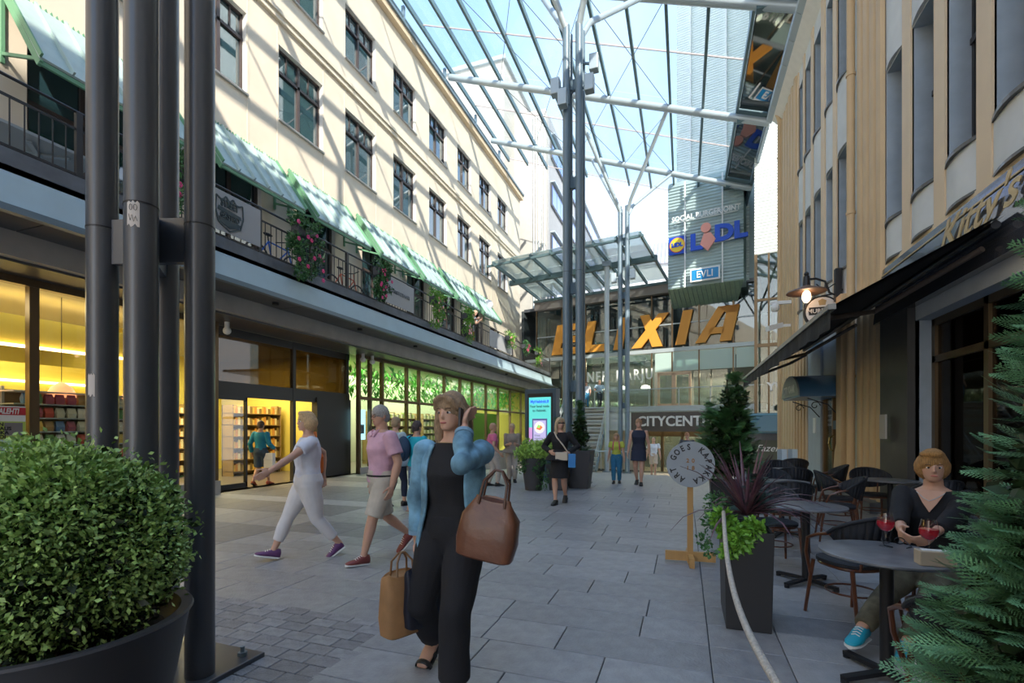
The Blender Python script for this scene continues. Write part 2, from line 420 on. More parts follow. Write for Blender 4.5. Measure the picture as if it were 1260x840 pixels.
# terrace over the shops
XF = -8.2
ter = thing('terrace', 'long first floor terrace with pale blue fascia over the shop fronts', 'terrace', (-9.4, 16, 3.8))
q = MB(); q.prism([(XF-.06, -3, 4.33), (XF+.02, -3, 4.33), (XF+.02, 31, 4.33), (XF-.06, 31, 4.33)], (-.06, 0, .46)); 
q.build('blue_fascia', 'fascia', ter)
q = MB(); q.box(XF-.05, XF+.07, -3, 31, 4.25, 4.34); q.build('drip_edge', 'steel_m', ter)
q = MB(); q.box(XF-.16, XF-.1, -3, 31, 4.79, 5.12); q.build('parapet_band', 'slate', ter)
q = MB(); q.box(XF-.18, XF-.06, -3, 31, 4.77, 4.8); q.build('parapet_flashing', 'steel_m', ter)
q = MB(); q.box(-10.6, XF-.1, -3, 31, 4.35, 4.9); q.build('deck_slab', 'concrete', ter)
yy = -3
src = None
while yy < 31:
    q = MB(); q.box(-9.0, XF-.03, yy+.01, min(31, yy+2.39), 4.28, 4.32)
    if src is None: src = q.build('soffit_panel', 'soffit', ter); base_y = yy
    else: o = piece(src, ter, (ter.location.x, ter.location.y+yy-base_y, ter.location.z))
    yy += 2.4
q = MB(); q.box(-9.15, -9.0, -3, 31, 3.92, 4.3); q.build('concrete_beam', 'concrete', ter)
q = MB(); q.box(-10.2, -9.15, -3, 31, 3.88, 3.95); q.build('inner_soffit', 'soffit', ter)
q = MB()
for yy in (5.5, 8.5, 11.5, 14.5, 17.5, 20.5, 23.5): q.cyl(-8.6, yy, 4.22, 4.3, .07, 10)
q.build('downlight', 'black', ter)
# railing sections
def railing(a, b, label, banner=None, full=True):
    t = thing('terrace_railing', label, 'railing', (XF-.13, (a+b)/2, 5.1), 'dark railing sections of the terrace')
    x = XF-.13
    q = MB(); q.tube([(x, a, 6.07), (x, b, 6.07)], .022, 8); q.build('top_rail', 'darkframe', t)
    q = MB(); q.box(x-.015, x+.015, a, b, 5.80, 5.83); q.build('middle_rail', 'darkframe', t)
    q = MB(); q.box(x-.02, x+.02, a, b, 5.14, 5.17); q.build('bottom_rail', 'darkframe', t)
    for y_ in (a+.02, b-.02):
        q = MB(); q.box(x-.03, x+.03, y_-.02, y_+.02, 4.8, 6.06); q.build('post', 'darkframe', t)
    n = int((b-a)/.145); src = None
    for i in range(1, n):
        y_ = a+(b-a)*i/n
        if src is None: q = MB(); q.box(x-.007, x+.007, y_-.007, y_+.007, 5.17, 5.8); src = q.build('baluster', 'darkframe', t); sy = y_
        else:
            c = piece(src, t, (x, 0, 0)); c.location = (0, y_-sy, 0)
    return t
secs = [(2.9, 4.6), (4.6, 6.3), (6.3, 7.81), (7.81, 9.3), (9.3, 10.6), (10.6, 12.1), (12.1, 13.9), (13.9, 15.6), (15.6, 17.6), (17.6, 19.6), (19.6, 21.6), (21.6, 23.6), (23.6, 25.6), (25.6, 28.2), (28.2, 31)]
names = ['railing section at the left frame edge in front of the overturned table', 'railing section behind the dark steel columns', 'railing section carrying the banner with the crest', 'railing section with the leaning bicycle wheel right of the crest banner', 'railing section under the first big flower box', 'railing section between the first and second flower boxes', 'railing section behind the blank lettered banner', 'railing section left of the third flower box', 'railing section between the third and fourth flower boxes', 'railing section where the white shirted man leans', 'railing section just past the leaning man', 'railing section before the small far flower box', 'railing section between two small far flower boxes', 'second farthest railing section of the terrace', 'farthest railing section of the terrace']
for (a, b), s in zip(secs, names): railing(a, b, s)
ban = thing('banner', 'pale grey banner with a dark shield crest hung on the terrace railing', 'banner', (XF-.08, 7.0, 5.2))
q = MB(); q.box(XF-.085, XF-.07, 6.32, 7.78, 5.22, 5.98); q.build('banner_sheet', mat('banner_grey', (.42, .41, .40), .7), ban)
def on_left(y, z, x=XF-.06): return (x, y, z)
cr_ = mat('crest_dark', (.06, .08, .08), .6)
q = MB()   # shield: outline ring, band and lower field
sh = [(-.36, .26), (-.2, .20), (-.1, .3), (0, .22), (.1, .3), (.2, .2), (.36, .26), (.38, .0), (.30, -.22), (.0, -.34), (-.30, -.22), (-.38, .0)]
for i in range(len(sh)):
    a, b = sh[i], sh[(i+1) % len(sh)]; q.bar(on_left(7.05+a[0]*.8, 5.6+a[1]), on_left(7.05+b[0]*.8, 5.6+b[1]), .012, .03)
q.prism([on_left(7.05+a*.8, 5.6+b) for a, b in ((-.3, .08), (.3, .03), (.33, -.03), (-.33, .0))], (.006, 0, 0))
q.prism([on_left(7.05+a*.8, 5.6+b) for a, b in ((-.3, -.12), (.3, -.14), (.25, -.22), (0, -.29), (-.25, -.22))], (.006, 0, 0))
q.build('crest', cr_, ban)
text('STREET', .19, (XF-.06, 7.05, 5.70), (0, 1, 0), UP, cr_, ban, sx=.62, bold=.006)
text('GASTRO', .15, (XF-.055, 7.05, 5.48), (0, 1, 0), UP, cr_, ban, sx=.72, bold=.004)
ban2 = thing('banner', 'blank looking grey banner with one small line of lettering on the terrace railing', 'banner', (XF-.08, 13, 5.2))
q = MB(); q.box(XF-.085, XF-.07, 12.15, 13.85, 5.2, 6.0); q.build('banner_sheet', MT['banner_grey'], ban2)
text('SAARISTOBAARI', .16, (XF-.06, 13, 5.55), (0, 1, 0), UP, mat('banner_print', (.25, .25, .25), .7), ban2)
ban3 = thing('banner', 'plain grey banner on the railing beside the leaning man', 'banner', (XF-.08, 21.5, 5.2))
q = MB(); q.box(XF-.085, XF-.07, 20.4, 23.4, 5.2, 5.95); q.build('banner_sheet', MT['banner_grey'], ban3)

# ---------------- shops under the terrace ----------------
shop = thing('shop_arcade', 'bronze framed glass shop fronts under the terrace of the cream building', 'shop front', (-10.1, 12, 0))
XS = -10.0
def mull(y, z0=.3, z1=3.88, w=.09, m='bronze'):
    q = MB(); q.box(XS-.06, XS+.06, y-w/2, y+w/2, z0, z1); q.build('mullion', m, shop)
ym = [2.2, 4.88, 8.13]
for y_ in ym: mull(y_, w=.13)
for a, b in ((-1, 2.2), (2.2, 4.88), (4.88, 8.13)):
    g = MB(); g.box(XS-.01, XS+.01, a+.06, b-.06, .35, 3.85); g.build('glass_pane', 'gclear', shop)
q = MB(); q.box(XS-.07, XS+.07, -1, 8.2, 3.76, 3.9); q.build('transom_rail', 'bronze', shop)
q = MB(); q.box(XS-.12, XS+.18, -1, 8.15, -.05, .3); q.build('stone_plinth', 'concrete', shop)
# entrance zone
q = MB(); q.box(XS-.5, XS-.35, 8.2, 13.3, 2.25, 2.6); q.box(XS-.45, XS-.35, 8.2, 13.3, 3.7, 3.9); q.build('portal_beam', 'darkframe', shop)
for y_ in (8.25, 10.9, 13.2): q = MB(); q.box(XS-.46, XS-.34, y_-.05, y_+.05, 0, 3.9); q.build('portal_post', 'darkframe', shop)
q = MB(); q.box(XS-.5, XS-.3, 11.75, 13.3, 0, 2.4); q.build('dark_panel', 'darkframe', shop)
for y0, y1 in ((8.3, 10.85), (10.95, 13.15)):
    g = MB(); g.box(XS-.4, XS-.39, y0, y1, 2.6, 3.7); g.build('transom_glass', 'gdark', shop)
q = MB()
for y0, y1 in ((8.35, 9.35),):
    q.box(XS-.44, XS-.36, y0, y0+.05, 0, 2.25); q.box(XS-.44, XS-.36, y1-.05, y1, 0, 2.25); q.box(XS-.44, XS-.36, y0, y1, 0, .12); q.box(XS-.44, XS-.36, y0, y1, 2.17, 2.25)
dl = q.build('sliding_door', 'darkframe', shop)
g = MB(); g.box(XS-.41, XS-.4, 8.4, 9.3, .12, 2.17); g.build('door_glass', 'gclear', dl)
# green lit shop
ys2 = [13.3, 13.9, 14.6, 16.2, 17.11, 19.3, 20.9, 22.3, 24.1, 25.9, 27.9, 30.0, 31.5]
for y_ in ys2: mull(y_, 0, 3.88, .1)
for a, b in zip(ys2, ys2[1:]):
    z0 = .2 if not (a == 14.6) else 2.4
    g = MB(); g.box(XS-.01, XS+.01, a+.05, b-.05, max(z0, 2.52), 3.85); g.build('glass_pane', 'gclear', shop)
    if a != 14.6: g = MB(); g.box(XS-.01, XS+.01, a+.05, b-.05, .2, 2.42); g.build('glass_pane', 'gclear', shop)
q = MB(); q.box(XS-.05, XS+.05, 13.3, 31.5, 2.42, 2.52); q.box(XS-.05, XS+.05, 13.3, 31.5, 3.78, 3.9); q.build('transom_rail', 'bronze', shop)
q = MB(); q.box(XS-.08, XS+.08, 13.3, 14.6, -.6, .2); q.box(XS-.08, XS+.08, 16.2, 31.5, -1.2, .2); q.build('plinth', 'concrete', shop)
# shop rooms
ygw = mat('shop_yellow', (.62, .52, .10), .7); warm = emis('warm_strip', (1, .68, .32), 3); wht = emis('shop_lamp', (1, .9, .7), 5)
rm = MB()
rm.box(-16, -10.0, -2, 31.5, -.1, 0)
rm.build('shop_floor', mat('shop_floor', (.14, .12, .10), .3), shop)
rm = MB(); rm.box(-16.1, -16, -2, 31.5, 0, 3.9); rm.box(-16, -10.1, 31.4, 31.5, 0, 3.9); rm.box(-16, -10.1, -2, -1.9, 0, 3.9); rm.box(-16, -10.45, 13.3, 13.4, 0, 3.9); rm.box(-16, -12, 8.0, 8.08, 0, 3.9)
rm.build('shop_back_wall', ygw, shop)
rm = MB(); rm.box(-13.9, -13.8, 13.4, 31.4, 0, 3.9); rm.build('shop_back_wall', mat('shop_greige', (.36, .38, .28), .7), shop)
rm = MB(); rm.box(-16, -10.1, -2, 31.5, 3.9, 4.0); rm.build('shop_ceiling', mat('shop_ceiling', (.45, .42, .33), .8), shop)
def lamp_area(x, y, z, sx_, sy_, e, col=(1, .78, .45), rot=(0, 0, 0)):
    d = bpy.data.lights.new('ceiling_lamp', 'AREA'); d.shape = 'RECTANGLE'; d.size = sx_; d.size_y = sy_; d.energy = e; d.color = col
    o = bpy.data.objects.new('ceiling_lamp', d); C.objects.link(o); o.location = (x, y, z); o.rotation_euler = rot
    tag(o, None); return o
lamp_area(-12.5, 4, 3.8, 3, 6, 130, (1, .82, .5)); lamp_area(-13, 10.6, 3.8, 3, 4, 150, (1, .82, .5)); lamp_area(-12.5, 18, 3.8, 3, 8, 240, (.95, 1, .7)); lamp_area(-12.5, 26, 3.8, 3, 8, 240, (.95, 1, .7))
def strip(p, q_, label):
    b = MB(); b.bar(p, q_, .06, .05); return b.build('light_strip', warm, label=label, cat='lamp')
strip((-11.2, 1, 2.95), (-11.2, 8, 2.95), 'lower warm light strip running across the left shop bulkhead')
strip((-11.6, 1, 3.5), (-11.6, 8, 3.5), 'upper warm light strip running across the left shop bulkhead')
q = MB(); q.box(-11.5, -11.25, 1, 8, 2.98, 3.5); q.build('shop_bulkhead', ygw, shop)
q = MB(); q.box(-13.9, -13.6, 1, 8, 2.0, 2.9); q.build('shop_bulkhead', ygw, shop)
strip((-13.55, 1, 2.5), (-13.55, 8, 2.5), 'deeper warm light strip behind the pendant lamps in the left shop')
for i, (yy, s) in enumerate(((4.6, 'orange dome pendant lamp behind the left poster window'), (5.75, 'orange dome pendant lamp hanging over the packet rack'), (7.0, 'orange dome pendant lamp seen between the dark steel columns'))):
    t = thing('pendant_lamp', s, 'lamp', (-10.9, yy, 2.05))
    q = MB(); q.lathe([(.21, 2.05), (.205, 2.12), (.16, 2.23), (.07, 2.30), (.02, 2.33)], -10.9, yy, 20); q.build('lamp_shade', emis('pendant_glow', (.9, .36, .16), .5), t, smooth=True)
    q = MB(); q.cyl(-10.9, yy, 2.33, 3.9, .006, 6); q.build('cord', 'black', t)
# packet rack
rack = thing('display_rack', 'open snack rack behind the left shop window', 'rack', (-10.75, 6.1, 0))
for z_ in (.9, 1.18, 1.42, 1.66, 1.9, 2.12):
    q = MB(); q.box(-11.0, -10.55, 4.9, 7.6, z_-.02, z_); q.build('shelf', 'white' if z_ < 1 or z_ > 2 else 'steel_l', rack)
for y_ in (4.95, 7.55): q = MB(); q.box(-11, -10.96, y_-.02, y_+.02, 0, 2.2); q.build('upright', 'steel_l', rack)
q = MB(); q.box(-11.02, -11.0, 4.9, 7.6, 0, 2.15); q.build('back_panel', mat('rack_back', (.25, .2, .12), .7), rack)
pc = [(.7, .12, .08), (.8, .55, .1), (.75, .7, .55), (.15, .35, .12), (.5, .3, .12), (.1, .25, .5), (.85, .8, .7), (.45, .1, .15)]
pm = [mat('packet_%d' % i, c, .35) for i, c in enumerate(pc)]
psrc = {}
cols = ['red', 'orange', 'cream', 'green', 'brown', 'blue', 'pale', 'wine red']
nth = ['first', 'second', 'third', 'fourth', 'fifth', 'sixth', 'seventh', 'eighth', 'ninth', 'tenth', 'eleventh', 'twelfth', 'thirteenth', 'fourteenth', 'fifteenth']
for r_, z_ in enumerate((.9, 1.18, 1.42, 1.66, 1.9)):
    y_ = 5.1; k = 0
    while y_ < 7.4:
        i = rs.randrange(8); lb = '%s snack packet, %s from the left on the %s row of the rack' % (cols[i], nth[k], ['lowest', 'second lowest', 'middle', 'fourth', 'top'][r_])
        if i not in psrc:
            q = MB(); q.ring_loft([[(-.03, -.06, 0), (.03, -.06, 0), (.03, .06, 0), (-.03, .06, 0)], [(-.045, -.065, .08), (.045, -.065, .08), (.045, .065, .08), (-.045, .065, .08)], [(-.005, -.06, .18), (.005, -.06, .18), (.005, .06, .18), (-.005, .06, .18)]])
            o = q.build('snack_packet', pm[i], origin=(0, 0, 0), label=lb, cat='packet', group='snack packets on the window rack'); psrc[i] = o
        else: o = dup(psrc[i], label=lb)
        o.location = (-10.65+rs.uniform(-.02, .02), y_, z_+.001); o.rotation_euler = (0, 0, rs.uniform(-.2, .2)); y_ += .165; k += 1
# poster in the window
po = thing('newspaper_poster', 'newspaper headline poster with red bars behind the leftmost shop window', 'poster', (-9.93, 4.45, 1.05))
def prect(y0, y1, z0, z1, m, x=-9.925, nm='poster_field'):
    q = MB(); q.box(x-.003, x, y0, y1, z0, z1); return q.build(nm, m, po)
pr = mat('poster_red', (.55, .03, .04), .5); py_ = mat('poster_green', (.5, .62, .12), .5); pb = mat('poster_pale', (.5, .62, .62), .5)
prect(4.0, 4.76, .95, 1.82, 'white', -9.93, 'poster_sheet'); prect(4.0, 4.76, 1.68, 1.8, pr); prect(4.0, 4.76, 1.3, 1.58, py_); prect(4.0, 4.76, 1.12, 1.3, pb); prect(4.0, 4.76, 1.05, 1.1, pr)
prect(4.5, 4.72, 1.36, 1.56, mat('poster_photo', (.22, .2, .2), .5), -9.922, 'poster_photo')
text('ILTALEHTI', .12, (-9.92, 4.50, 1.70), (0, 1, 0), UP, 'white', po, ext=.001, bold=.004, shear=.2, sx=.62)
for i, s in enumerate(('VIIN', 'LAKKAUS', 'RUOKA', 'OKOI')): text(s, .075, (-9.92, 4.42, 1.51-.065*i), (0, 1, 0), UP, 'black', po, ext=.001, bold=.003)
# entrance hall racks and the green shop shelves
def shelf_unit(x, y0, y1, z1, label, hue):
    t = thing('shelf_unit', label, 'shelf', (x, (y0+y1)/2, 0))
    q = MB(); q.box(x-.25, x-.22, y0, y1, 0, z1)
    z_ = .15
    while z_ < z1: q.box(x-.22, x+.2, y0, y1, z_-.02, z_); z_ += .36
    for y_ in (y0, y1-.03): q.box(x-.25, x+.2, y_, y_+.03, 0, z1)
    q.build('shelf_frame', mat('shelf_timber', (.35, .24, .1), .6), t)
    mats = [mat('goods_%s_%d' % (hue[0], i), c, .5) for i, c in enumerate(hue[1])]
    for k_, mm in enumerate(mats):
        q = MB(); z_ = .15
        while z_ < z1-.1:
            y_ = y0+.05+k_*.09
            while y_ < y1-.12: q.box(x-.1, x+.15, y_, y_+.08, z_, z_+rs.uniform(.14, .28)); y_ += .09*len(mats)
            z_ += .36
        q.build('goods', mm, t, kind='stuff')
warmset = ('w', [(.8, .55, .12), (.75, .35, .08), (.85, .75, .45), (.3, .22, .08)])
grs = ('g', [(.25, .35, .1), (.7, .6, .35), (.75, .72, .6), (.2, .15, .08)])
shelf_unit(-14.6, 8.6, 11.0, 2.1, 'yellow lit goods shelf deep inside the open shop entrance', warmset)
shelf_unit(-13.2, 11.2, 13.1, 2.2, 'goods shelf inside the entrance nearer the dark panel', warmset)
shelf_unit(-12.5, 17.2, 20.8, 2.2, 'goods shelf inside the green shop right of its door', grs)
shelf_unit(-12.5, 21.5, 25.5, 2.2, 'goods shelf inside the far end of the green shop', grs)
shelf_unit(-13.0, 14.2, 16.4, 2.2, 'bookcase like shelf seen through the green shop door', warmset)
q = MB()
for i in range(1500):
    x, y_, z_ = rs.uniform(-11.8, -10.3), rs.uniform(13.5, 31), rs.uniform(2.7, 3.85)
    l = rs.uniform(.1, .3); a = rs.uniform(0, 6.28); dx, dy = math.cos(a)*l, math.sin(a)*l
    q.face([(x, y_, z_), (x+dx*.5-dy*.2, y_+dy*.5+dx*.2, z_-.08), (x+dx, y_+dy, z_-.25), (x+dx*.5+dy*.2, y_+dy*.5-dx*.2, z_-.08)])
q.build('hanging_greenery', mat('shop_leaf', (.10, .42, .05), .6), kind='stuff', label='leafy green plants hanging from the ceiling of the green shop', cat='plants')
q = MB(); q.box(-11.6, -11.5, 13.45, 14.5, .2, 3.7); q.box(-11.7, -11.6, 24, 30, .2, 2.4); q.build('green_wall', mat('green_wall', (.22, .45, .08), .7), shop)
t = thing('shop_poster', 'light blue lit notice behind the glass left of the green shop door', 'poster', (-10.1, 13.6, 1.2))
q = MB(); q.box(-10.12, -10.1, 13.38, 13.8, 1.1, 2.1); q.build('poster_sheet', emis('poster_glow', (.35, .65, .8), .8), t)
q = MB(); q.box(-10.1, -10.095, 13.45, 13.73, 1.3, 1.6); q.build('poster_print', 'steel_m', t)
# small camera domes beneath the soffit
for i, (yy, s) in enumerate(((8.25, 'white security dome above the left shop entrance'), (13.2, 'white security dome left of the green shop windows'), (13.7, 'white security dome right of the other one by the green shop'))):
    t = thing('security_camera', s, 'camera', (-9.75, yy, 3.6)); q = MB(); q.ball((-9.75, yy, 3.68), .09); q.build('dome', 'white', t, smooth=True); q = MB(); q.cyl(-9.75, yy, 3.74, 3.88, .05); q.build('mount', 'white', t)
# ---------------- ochre building on the right ----------------
XR = 3.3
rb = thing('ochre_building', 'ochre and grey old building with tall narrow windows over the dark awning', 'building', (3.3, 10, 0))
bays = [(16.3, 16.9), (15.35, 16.1), (14.3, 15.1), (13.25, 13.9), (12.2, 12.95), (9.45, 10.1), (8.35, 9.1), (7.3, 8.05), (6.15, 7.0), (5.0, 5.85), (3.85, 4.7), (2.7, 3.55), (1.55, 2.4)]
ops = [(a, b, 4.95, 7.6) for a, b in bays]+[(a, b, 9.15, 11.8) for a, b in bays]
ops += [(12.45, 14.2, 0, 2.5), (3.2, 9.0, .35, 3.1)]
q = facade(XR, -6, 19.7, 0, 12.5, ops, .34, None, sgn=1)
q.m = 2; q.face([(XR, 19.7, -1), (XR+9, 19.7, -1), (XR+9, 19.7, 12.5), (XR, 19.7, 12.5)]); q.face([(XR, -6, 12.5), (XR+9, -6, 12.5), (XR+9, 19.7, 12.5), (XR, 19.7, 12.5)]); q.face([(XR, -6, 0), (XR+9, -6, 0), (XR+9, -6, 12.5), (XR, -6, 12.5)])
q.face([(XR+9, -6, 0), (XR+9, 19.7, 0), (XR+9, 19.7, 12.5), (XR+9, -6, 12.5)])
q.build('facade_wall', ['panelw', 'bluegrey', 'ochre_l'], rb)
pil = [(19.0, 19.7), (18.0, 18.7), (17.1, 17.8), (16.9, 17.05), (16.1, 16.3), (15.1, 15.35), (13.95, 14.3), (12.95, 13.25), (12.0, 12.2), (9.1, 9.4), (8.05, 8.35), (7.0, 7.3), (5.85, 6.15), (4.7, 5.0), (3.55, 3.85), (2.4, 2.7), (1.3, 1.55)]
for a, b in pil:
    q = MB(); q.box(XR-.03, XR+.02, a, b, 4.3, 12.3); q.build('mullion_strip', 'ochre_l', rb)
# fluted pilaster groups
for y0, y1, n in ((10.1, 11.45, 4), (17.0, 19.6, 6)):
    w_ = (y1-y0)/n
    for i in range(n):
        a = y0+i*w_
        q = MB(); q.prism([(XR-.02, a+.01, 0), (XR-.08, a+.05, 0), (XR-.10, a+w_*.4, 0), (XR-.08, a+w_-.08, 0), (XR-.0, a+w_-.02, 0)], (0, 0, 12.3)); q.build('pilaster_flute', 'ochre', rb, smooth=True)
q = MB(); q.box(XR-.12, XR, -6, 3.2, 0, 4.0); q.build('dark_pilaster', mat('dark_stone', (.06, .055, .05), .5, var=.1), rb); q = MB(); q.box(XR-.1, XR+.05, 9.0, 10.1, 0, 3.5); q.build('dark_pilaster', 'dark_pilaster' if False else MT['dark_stone'], rb)
# lower wall pieces with stepped base
q = MB()
prof = [(11.95, 0), (11.95, 4.3), (12.3, 4.3), (12.3, 1.15), (12.42, .95), (12.5, .6), (12.3, .5), (12.3, 0)]
q.prism([(XR-.2, y_, z_) for y_, z_ in prof], (.18, 0, 0)); q.build('scroll_pier', 'ochre', rb)
q = MB(); q.box(XR-.06, XR+.02, 14.2, 15.5, 0, 4.2); q.build('blue_panel', 'bluegrey', rb)
q = MB(); q.box(XR-.1, XR+.02, 15.5, 17.0, 0, 4.2); q.build('fluted_panel', 'ochre_l', rb)
for a in (15.6, 16.0, 16.4, 16.8): q = MB(); q.box(XR-.15, XR-.1, a, a+.1, 0, 4.2); q.build('flute', 'ochre', rb)
q = MB(); q.box(XR-.28, XR+.02, 10.0, 12.0, 0, .18); q.build('base_course', 'dark_pilaster' if False else 'slate', rb)
for a, b in bays:
    for z0, z1 in ((4.95, 7.6), (9.15, 11.8)):
        X2 = XR+.26; t = .05; q = MB()
        q.box(X2, X2+.06, a, a+t, z0, z1); q.box(X2, X2+.06, b-t, b, z0, z1); q.box(X2, X2+.06, a, b, z0, z0+t); q.box(X2, X2+.06, a, b, z1-t, z1)
        zt = z0+(z1-z0)*.6; q.box(X2-.02, X2+.06, a, b, zt-.04, zt+.04)
        w_ = q.build('window', 'darkframe', rb)
        for p0, p1 in ((z0+t, zt-.04), (zt+.04, z1-t)):
            g = MB(); g.box(X2+.02, X2+.03, a+t, b-t, p0, p1); g.build('pane', 'wglass', w_)
        # bowed sill and render apron
        n = 7; arc = [(XR-.17*math.sin(math.pi*(i/n*.5+.5)) if False else XR-.02-.09*math.sin(math.pi*i/n), a-.02+(b-a+.04)*i/n) for i in range(n+1)]
        q = MB(); q.prism([(XR+.2, a-.02, z0-.03)]+[(x_, y_, z0-.03) for x_, y_ in arc]+[(XR+.2, b+.02, z0-.03)], (0, 0, .045)); q.build('window_sill', 'steel_d', w_)
for a, b in bays:
    for z0, z1 in ((4.32, 4.92), (7.62, 9.12)):
        n = 7; q = MB(); q.prism([(XR+.03, a, z0)]+[(XR-.01-.05*math.sin(math.pi*i/n), a+(b-a)*i/n, z0) for i in range(n+1)]+[(XR+.03, b, z0)], (0, 0, z1-z0)); q.build('bowed_apron', 'panelw', rb, smooth=True)
    q = MB(); q.prism([(XR+.03, a, 4.285)]+[(XR-.02-.07*math.sin(math.pi*i/7), a+(b-a)*i/7, 4.285) for i in range(8)]+[(XR+.03, b, 4.285)], (0, 0, .035)); q.build('apron_edge', 'steel_d', rb)
q = MB(); q.box(XR-.03, XR+.05, 1, 10.1, 4.2, 4.3); q.build('sign_ledge', 'ochre_l', rb)
# eaves
q = MB(); q.prism([(XR, -6, 12.3), (XR-.32, -6, 12.62), (XR-.32, -6, 12.7), (XR, -6, 12.7)], (0, 25.8, 0)); q.build('eaves_soffit', 'plaster2', rb)
q = MB(); yy = -6; src = None
while yy < 19.8:
    if src is None:
        q = MB(); q.prism([(XR-.3, yy, 12.6), (XR-.45, yy, 12.72), (XR-.45, yy, 12.86), (XR-.3, yy, 12.86)], (0, .98, 0)); src = q.build('gutter_panel', 'steel_l', rb); s0y = yy
    else: c = piece(src, rb, rb.location); c.location = (0, yy-s0y, 0)
    yy += 1.0
q = MB(); q.box(XR-.35, XR+9, -6, 19.8, 12.84, 12.95); q.build('roof', 'steel_d', rb)
# downpipes
for y_, s in ((11.6, 'x'), (19.4, 'y')):
    q = MB(); q.tube([(XR-.12, y_, .1), (XR-.12, y_, 12.3), (XR-.2, y_, 12.6)], .075, 10)
    for z_ in (2.5, 5.8, 8.6, 11): q.tube([(XR-.12, y_, z_), (XR-.12, y_, z_+.05)], .09, 10)
    q.build('downpipe', 'ochre', rb, smooth=True)
# restaurant front (dark glazing) behind the tables
q = MB()
for y_ in (3.2, 5.0, 6.1, 7.6, 8.95): q.box(XR+.2, XR+.3, y_-.05, y_+.05, .35, 3.1)
q.box(XR+.2, XR+.3, 3.2, 9.0, 2.45, 2.55); q.box(XR+.2, XR+.3, 3.2, 9.0, .35, .45); q.box(XR+.2, XR+.3, 3.2, 9.0, 3.0, 3.1)
rw = q.build('restaurant_window', 'bronze', rb)
for a, b in ((3.25, 4.95), (5.05, 6.05), (6.15, 7.55), (7.65, 8.9)):
    for c, d in ((.45, 2.45), (2.55, 3.0)):
        g = MB(); g.box(XR+.24, XR+.25, a, b, c, d); g.build('pane', 'gdark', rw)
q = MB(); q.box(XR+.34, XR+4, 2, 9.2, -.02, 0); q.box(XR+4, XR+4.1, 2, 9.2, 0, 3.3); q.box(XR+.34, XR+4, 2, 9.2, 3.2, 3.3); q.box(XR+.34, XR+4, 9.1, 9.2, 0, 3.3)
q.build('restaurant_room', mat('dark_interior', (.05, .035, .025), .7), rb)
for i, (y_, x_, s) in enumerate(((7.0, 4.3, 'small glowing bulb above the gold script lettering in the dark restaurant window'), (8.0, 4.6, 'dim orange bulb deeper in the dark restaurant window'), (5.6, 4.2, 'glowing bulb nearest the conifer in the restaurant window'))):
    t = thing('bulb_lamp', s, 'lamp', (x_, y_, 2.0)); q = MB(); q.ball((x_, y_, 2.0), .045); q.build('bulb', emis('bulb_glow', (1, .5, .18), 12), t, smooth=True)
    q = MB(); q.cyl(x_, y_, 2.04, 3.2, .006, 6); q.build('cord', 'black', t)
text('Kitty\'s', .36, (XR+.19, 6.55, 1.62), (0, -1, 0), UP, 'gold', rb, ext=.002, shear=.35, sx=.85, name='window_lettering')
text('PUBLIC HOUSE', .13, (XR+.19, 6.5, 1.42), (0, -1, 0), UP, 'gold', rb, ext=.002, sx=.7, name='window_lettering')
# door of the shop beyond, under the small blue canopy
q = MB(); q.box(XR-.02, XR+.08, 12.5, 12.62, 0, 2.45); q.box(XR-.02, XR+.08, 14.05, 14.17, 0, 2.45); q.box(XR-.02, XR+.08, 12.5, 14.17, 2.35, 2.45); q.box(XR-.02, XR+.08, 12.5, 14.17, 0, .3); q.box(XR-.02, XR+.08, 13.28, 13.36, 0, 2.4)
dr = q.build('shop_door', mat('brass_brown', (.22, .12, .05), .35, metal=.5), rb)
g = MB(); g.box(XR+.02, XR+.04, 12.6, 14.1, .3, 2.35); g.build('door_glass', 'gtint', dr)
q = MB(); q.box(XR+.3, XR+.34, 12.3, 14.3, 0, 2.5); q.build('room_backing', 'panelw', dr)
q = MB(); q.tube([(XR-.03, 13.2, .95), (XR-.12, 13.1, 1.0), (XR-.15, 13.05, 1.12), (XR-.12, 13.1, 1.25), (XR-.03, 13.2, 1.3)], .02, 8); q.build('door_handle', mat('brass', (.6, .4, .15), .25, metal=.9), dr)
q = MB(); q.box(XR-.035, XR-.02, 12.65, 13.2, 1.45, 1.65); q.build('door_notice', mat('notice_blue', (.02, .06, .10), .5), dr)
for (y_, z_, m_) in ((14.75, 1.55, 'white'), (9.6, 1.5, 'concrete')):
    q = MB(); q.box(XR-.23 if y_ < 10 else XR-.08, XR-.2 if y_ < 10 else XR-.06, y_-.12, y_+.12, z_-.2, z_+.2); n_ = q.build('wall_notice', m_, rb)
can = thing('door_canopy', 'small blue barrel canopy with a rounded grey end over the far shop door', 'canopy', (2.8, 13.3, 2.2))
n = 12; y0, y1 = 12.35, 14.25
arc = [((y0+y1)/2-(y1-y0)/2*math.cos(math.pi*i/n), 2.22+.5*math.sin(math.pi*i/n)) for i in range(n+1)]
q = MB(); q.ring_loft([[(x_, a, b) for a, b in arc]+[(x_, y1, 2.18), (x_, y0, 2.18)] for x_ in (2.42, 3.26)]); q.build('canopy_body', mat('canopy_blue', (.05, .14, .26), .35, coat=.4), can, smooth=True)
q = MB(); q.prism([(2.38, a, b) for a, b in arc], (.04, 0, 0)); q.build('canopy_end', mat('canopy_grey', (.30, .33, .32), .6), can)
text('CITY KAAR', .26, (2.37, 13.3, 2.3), (0, -1, 0), UP, 'white', can, ext=.003, sx=1.0, bold=.004)
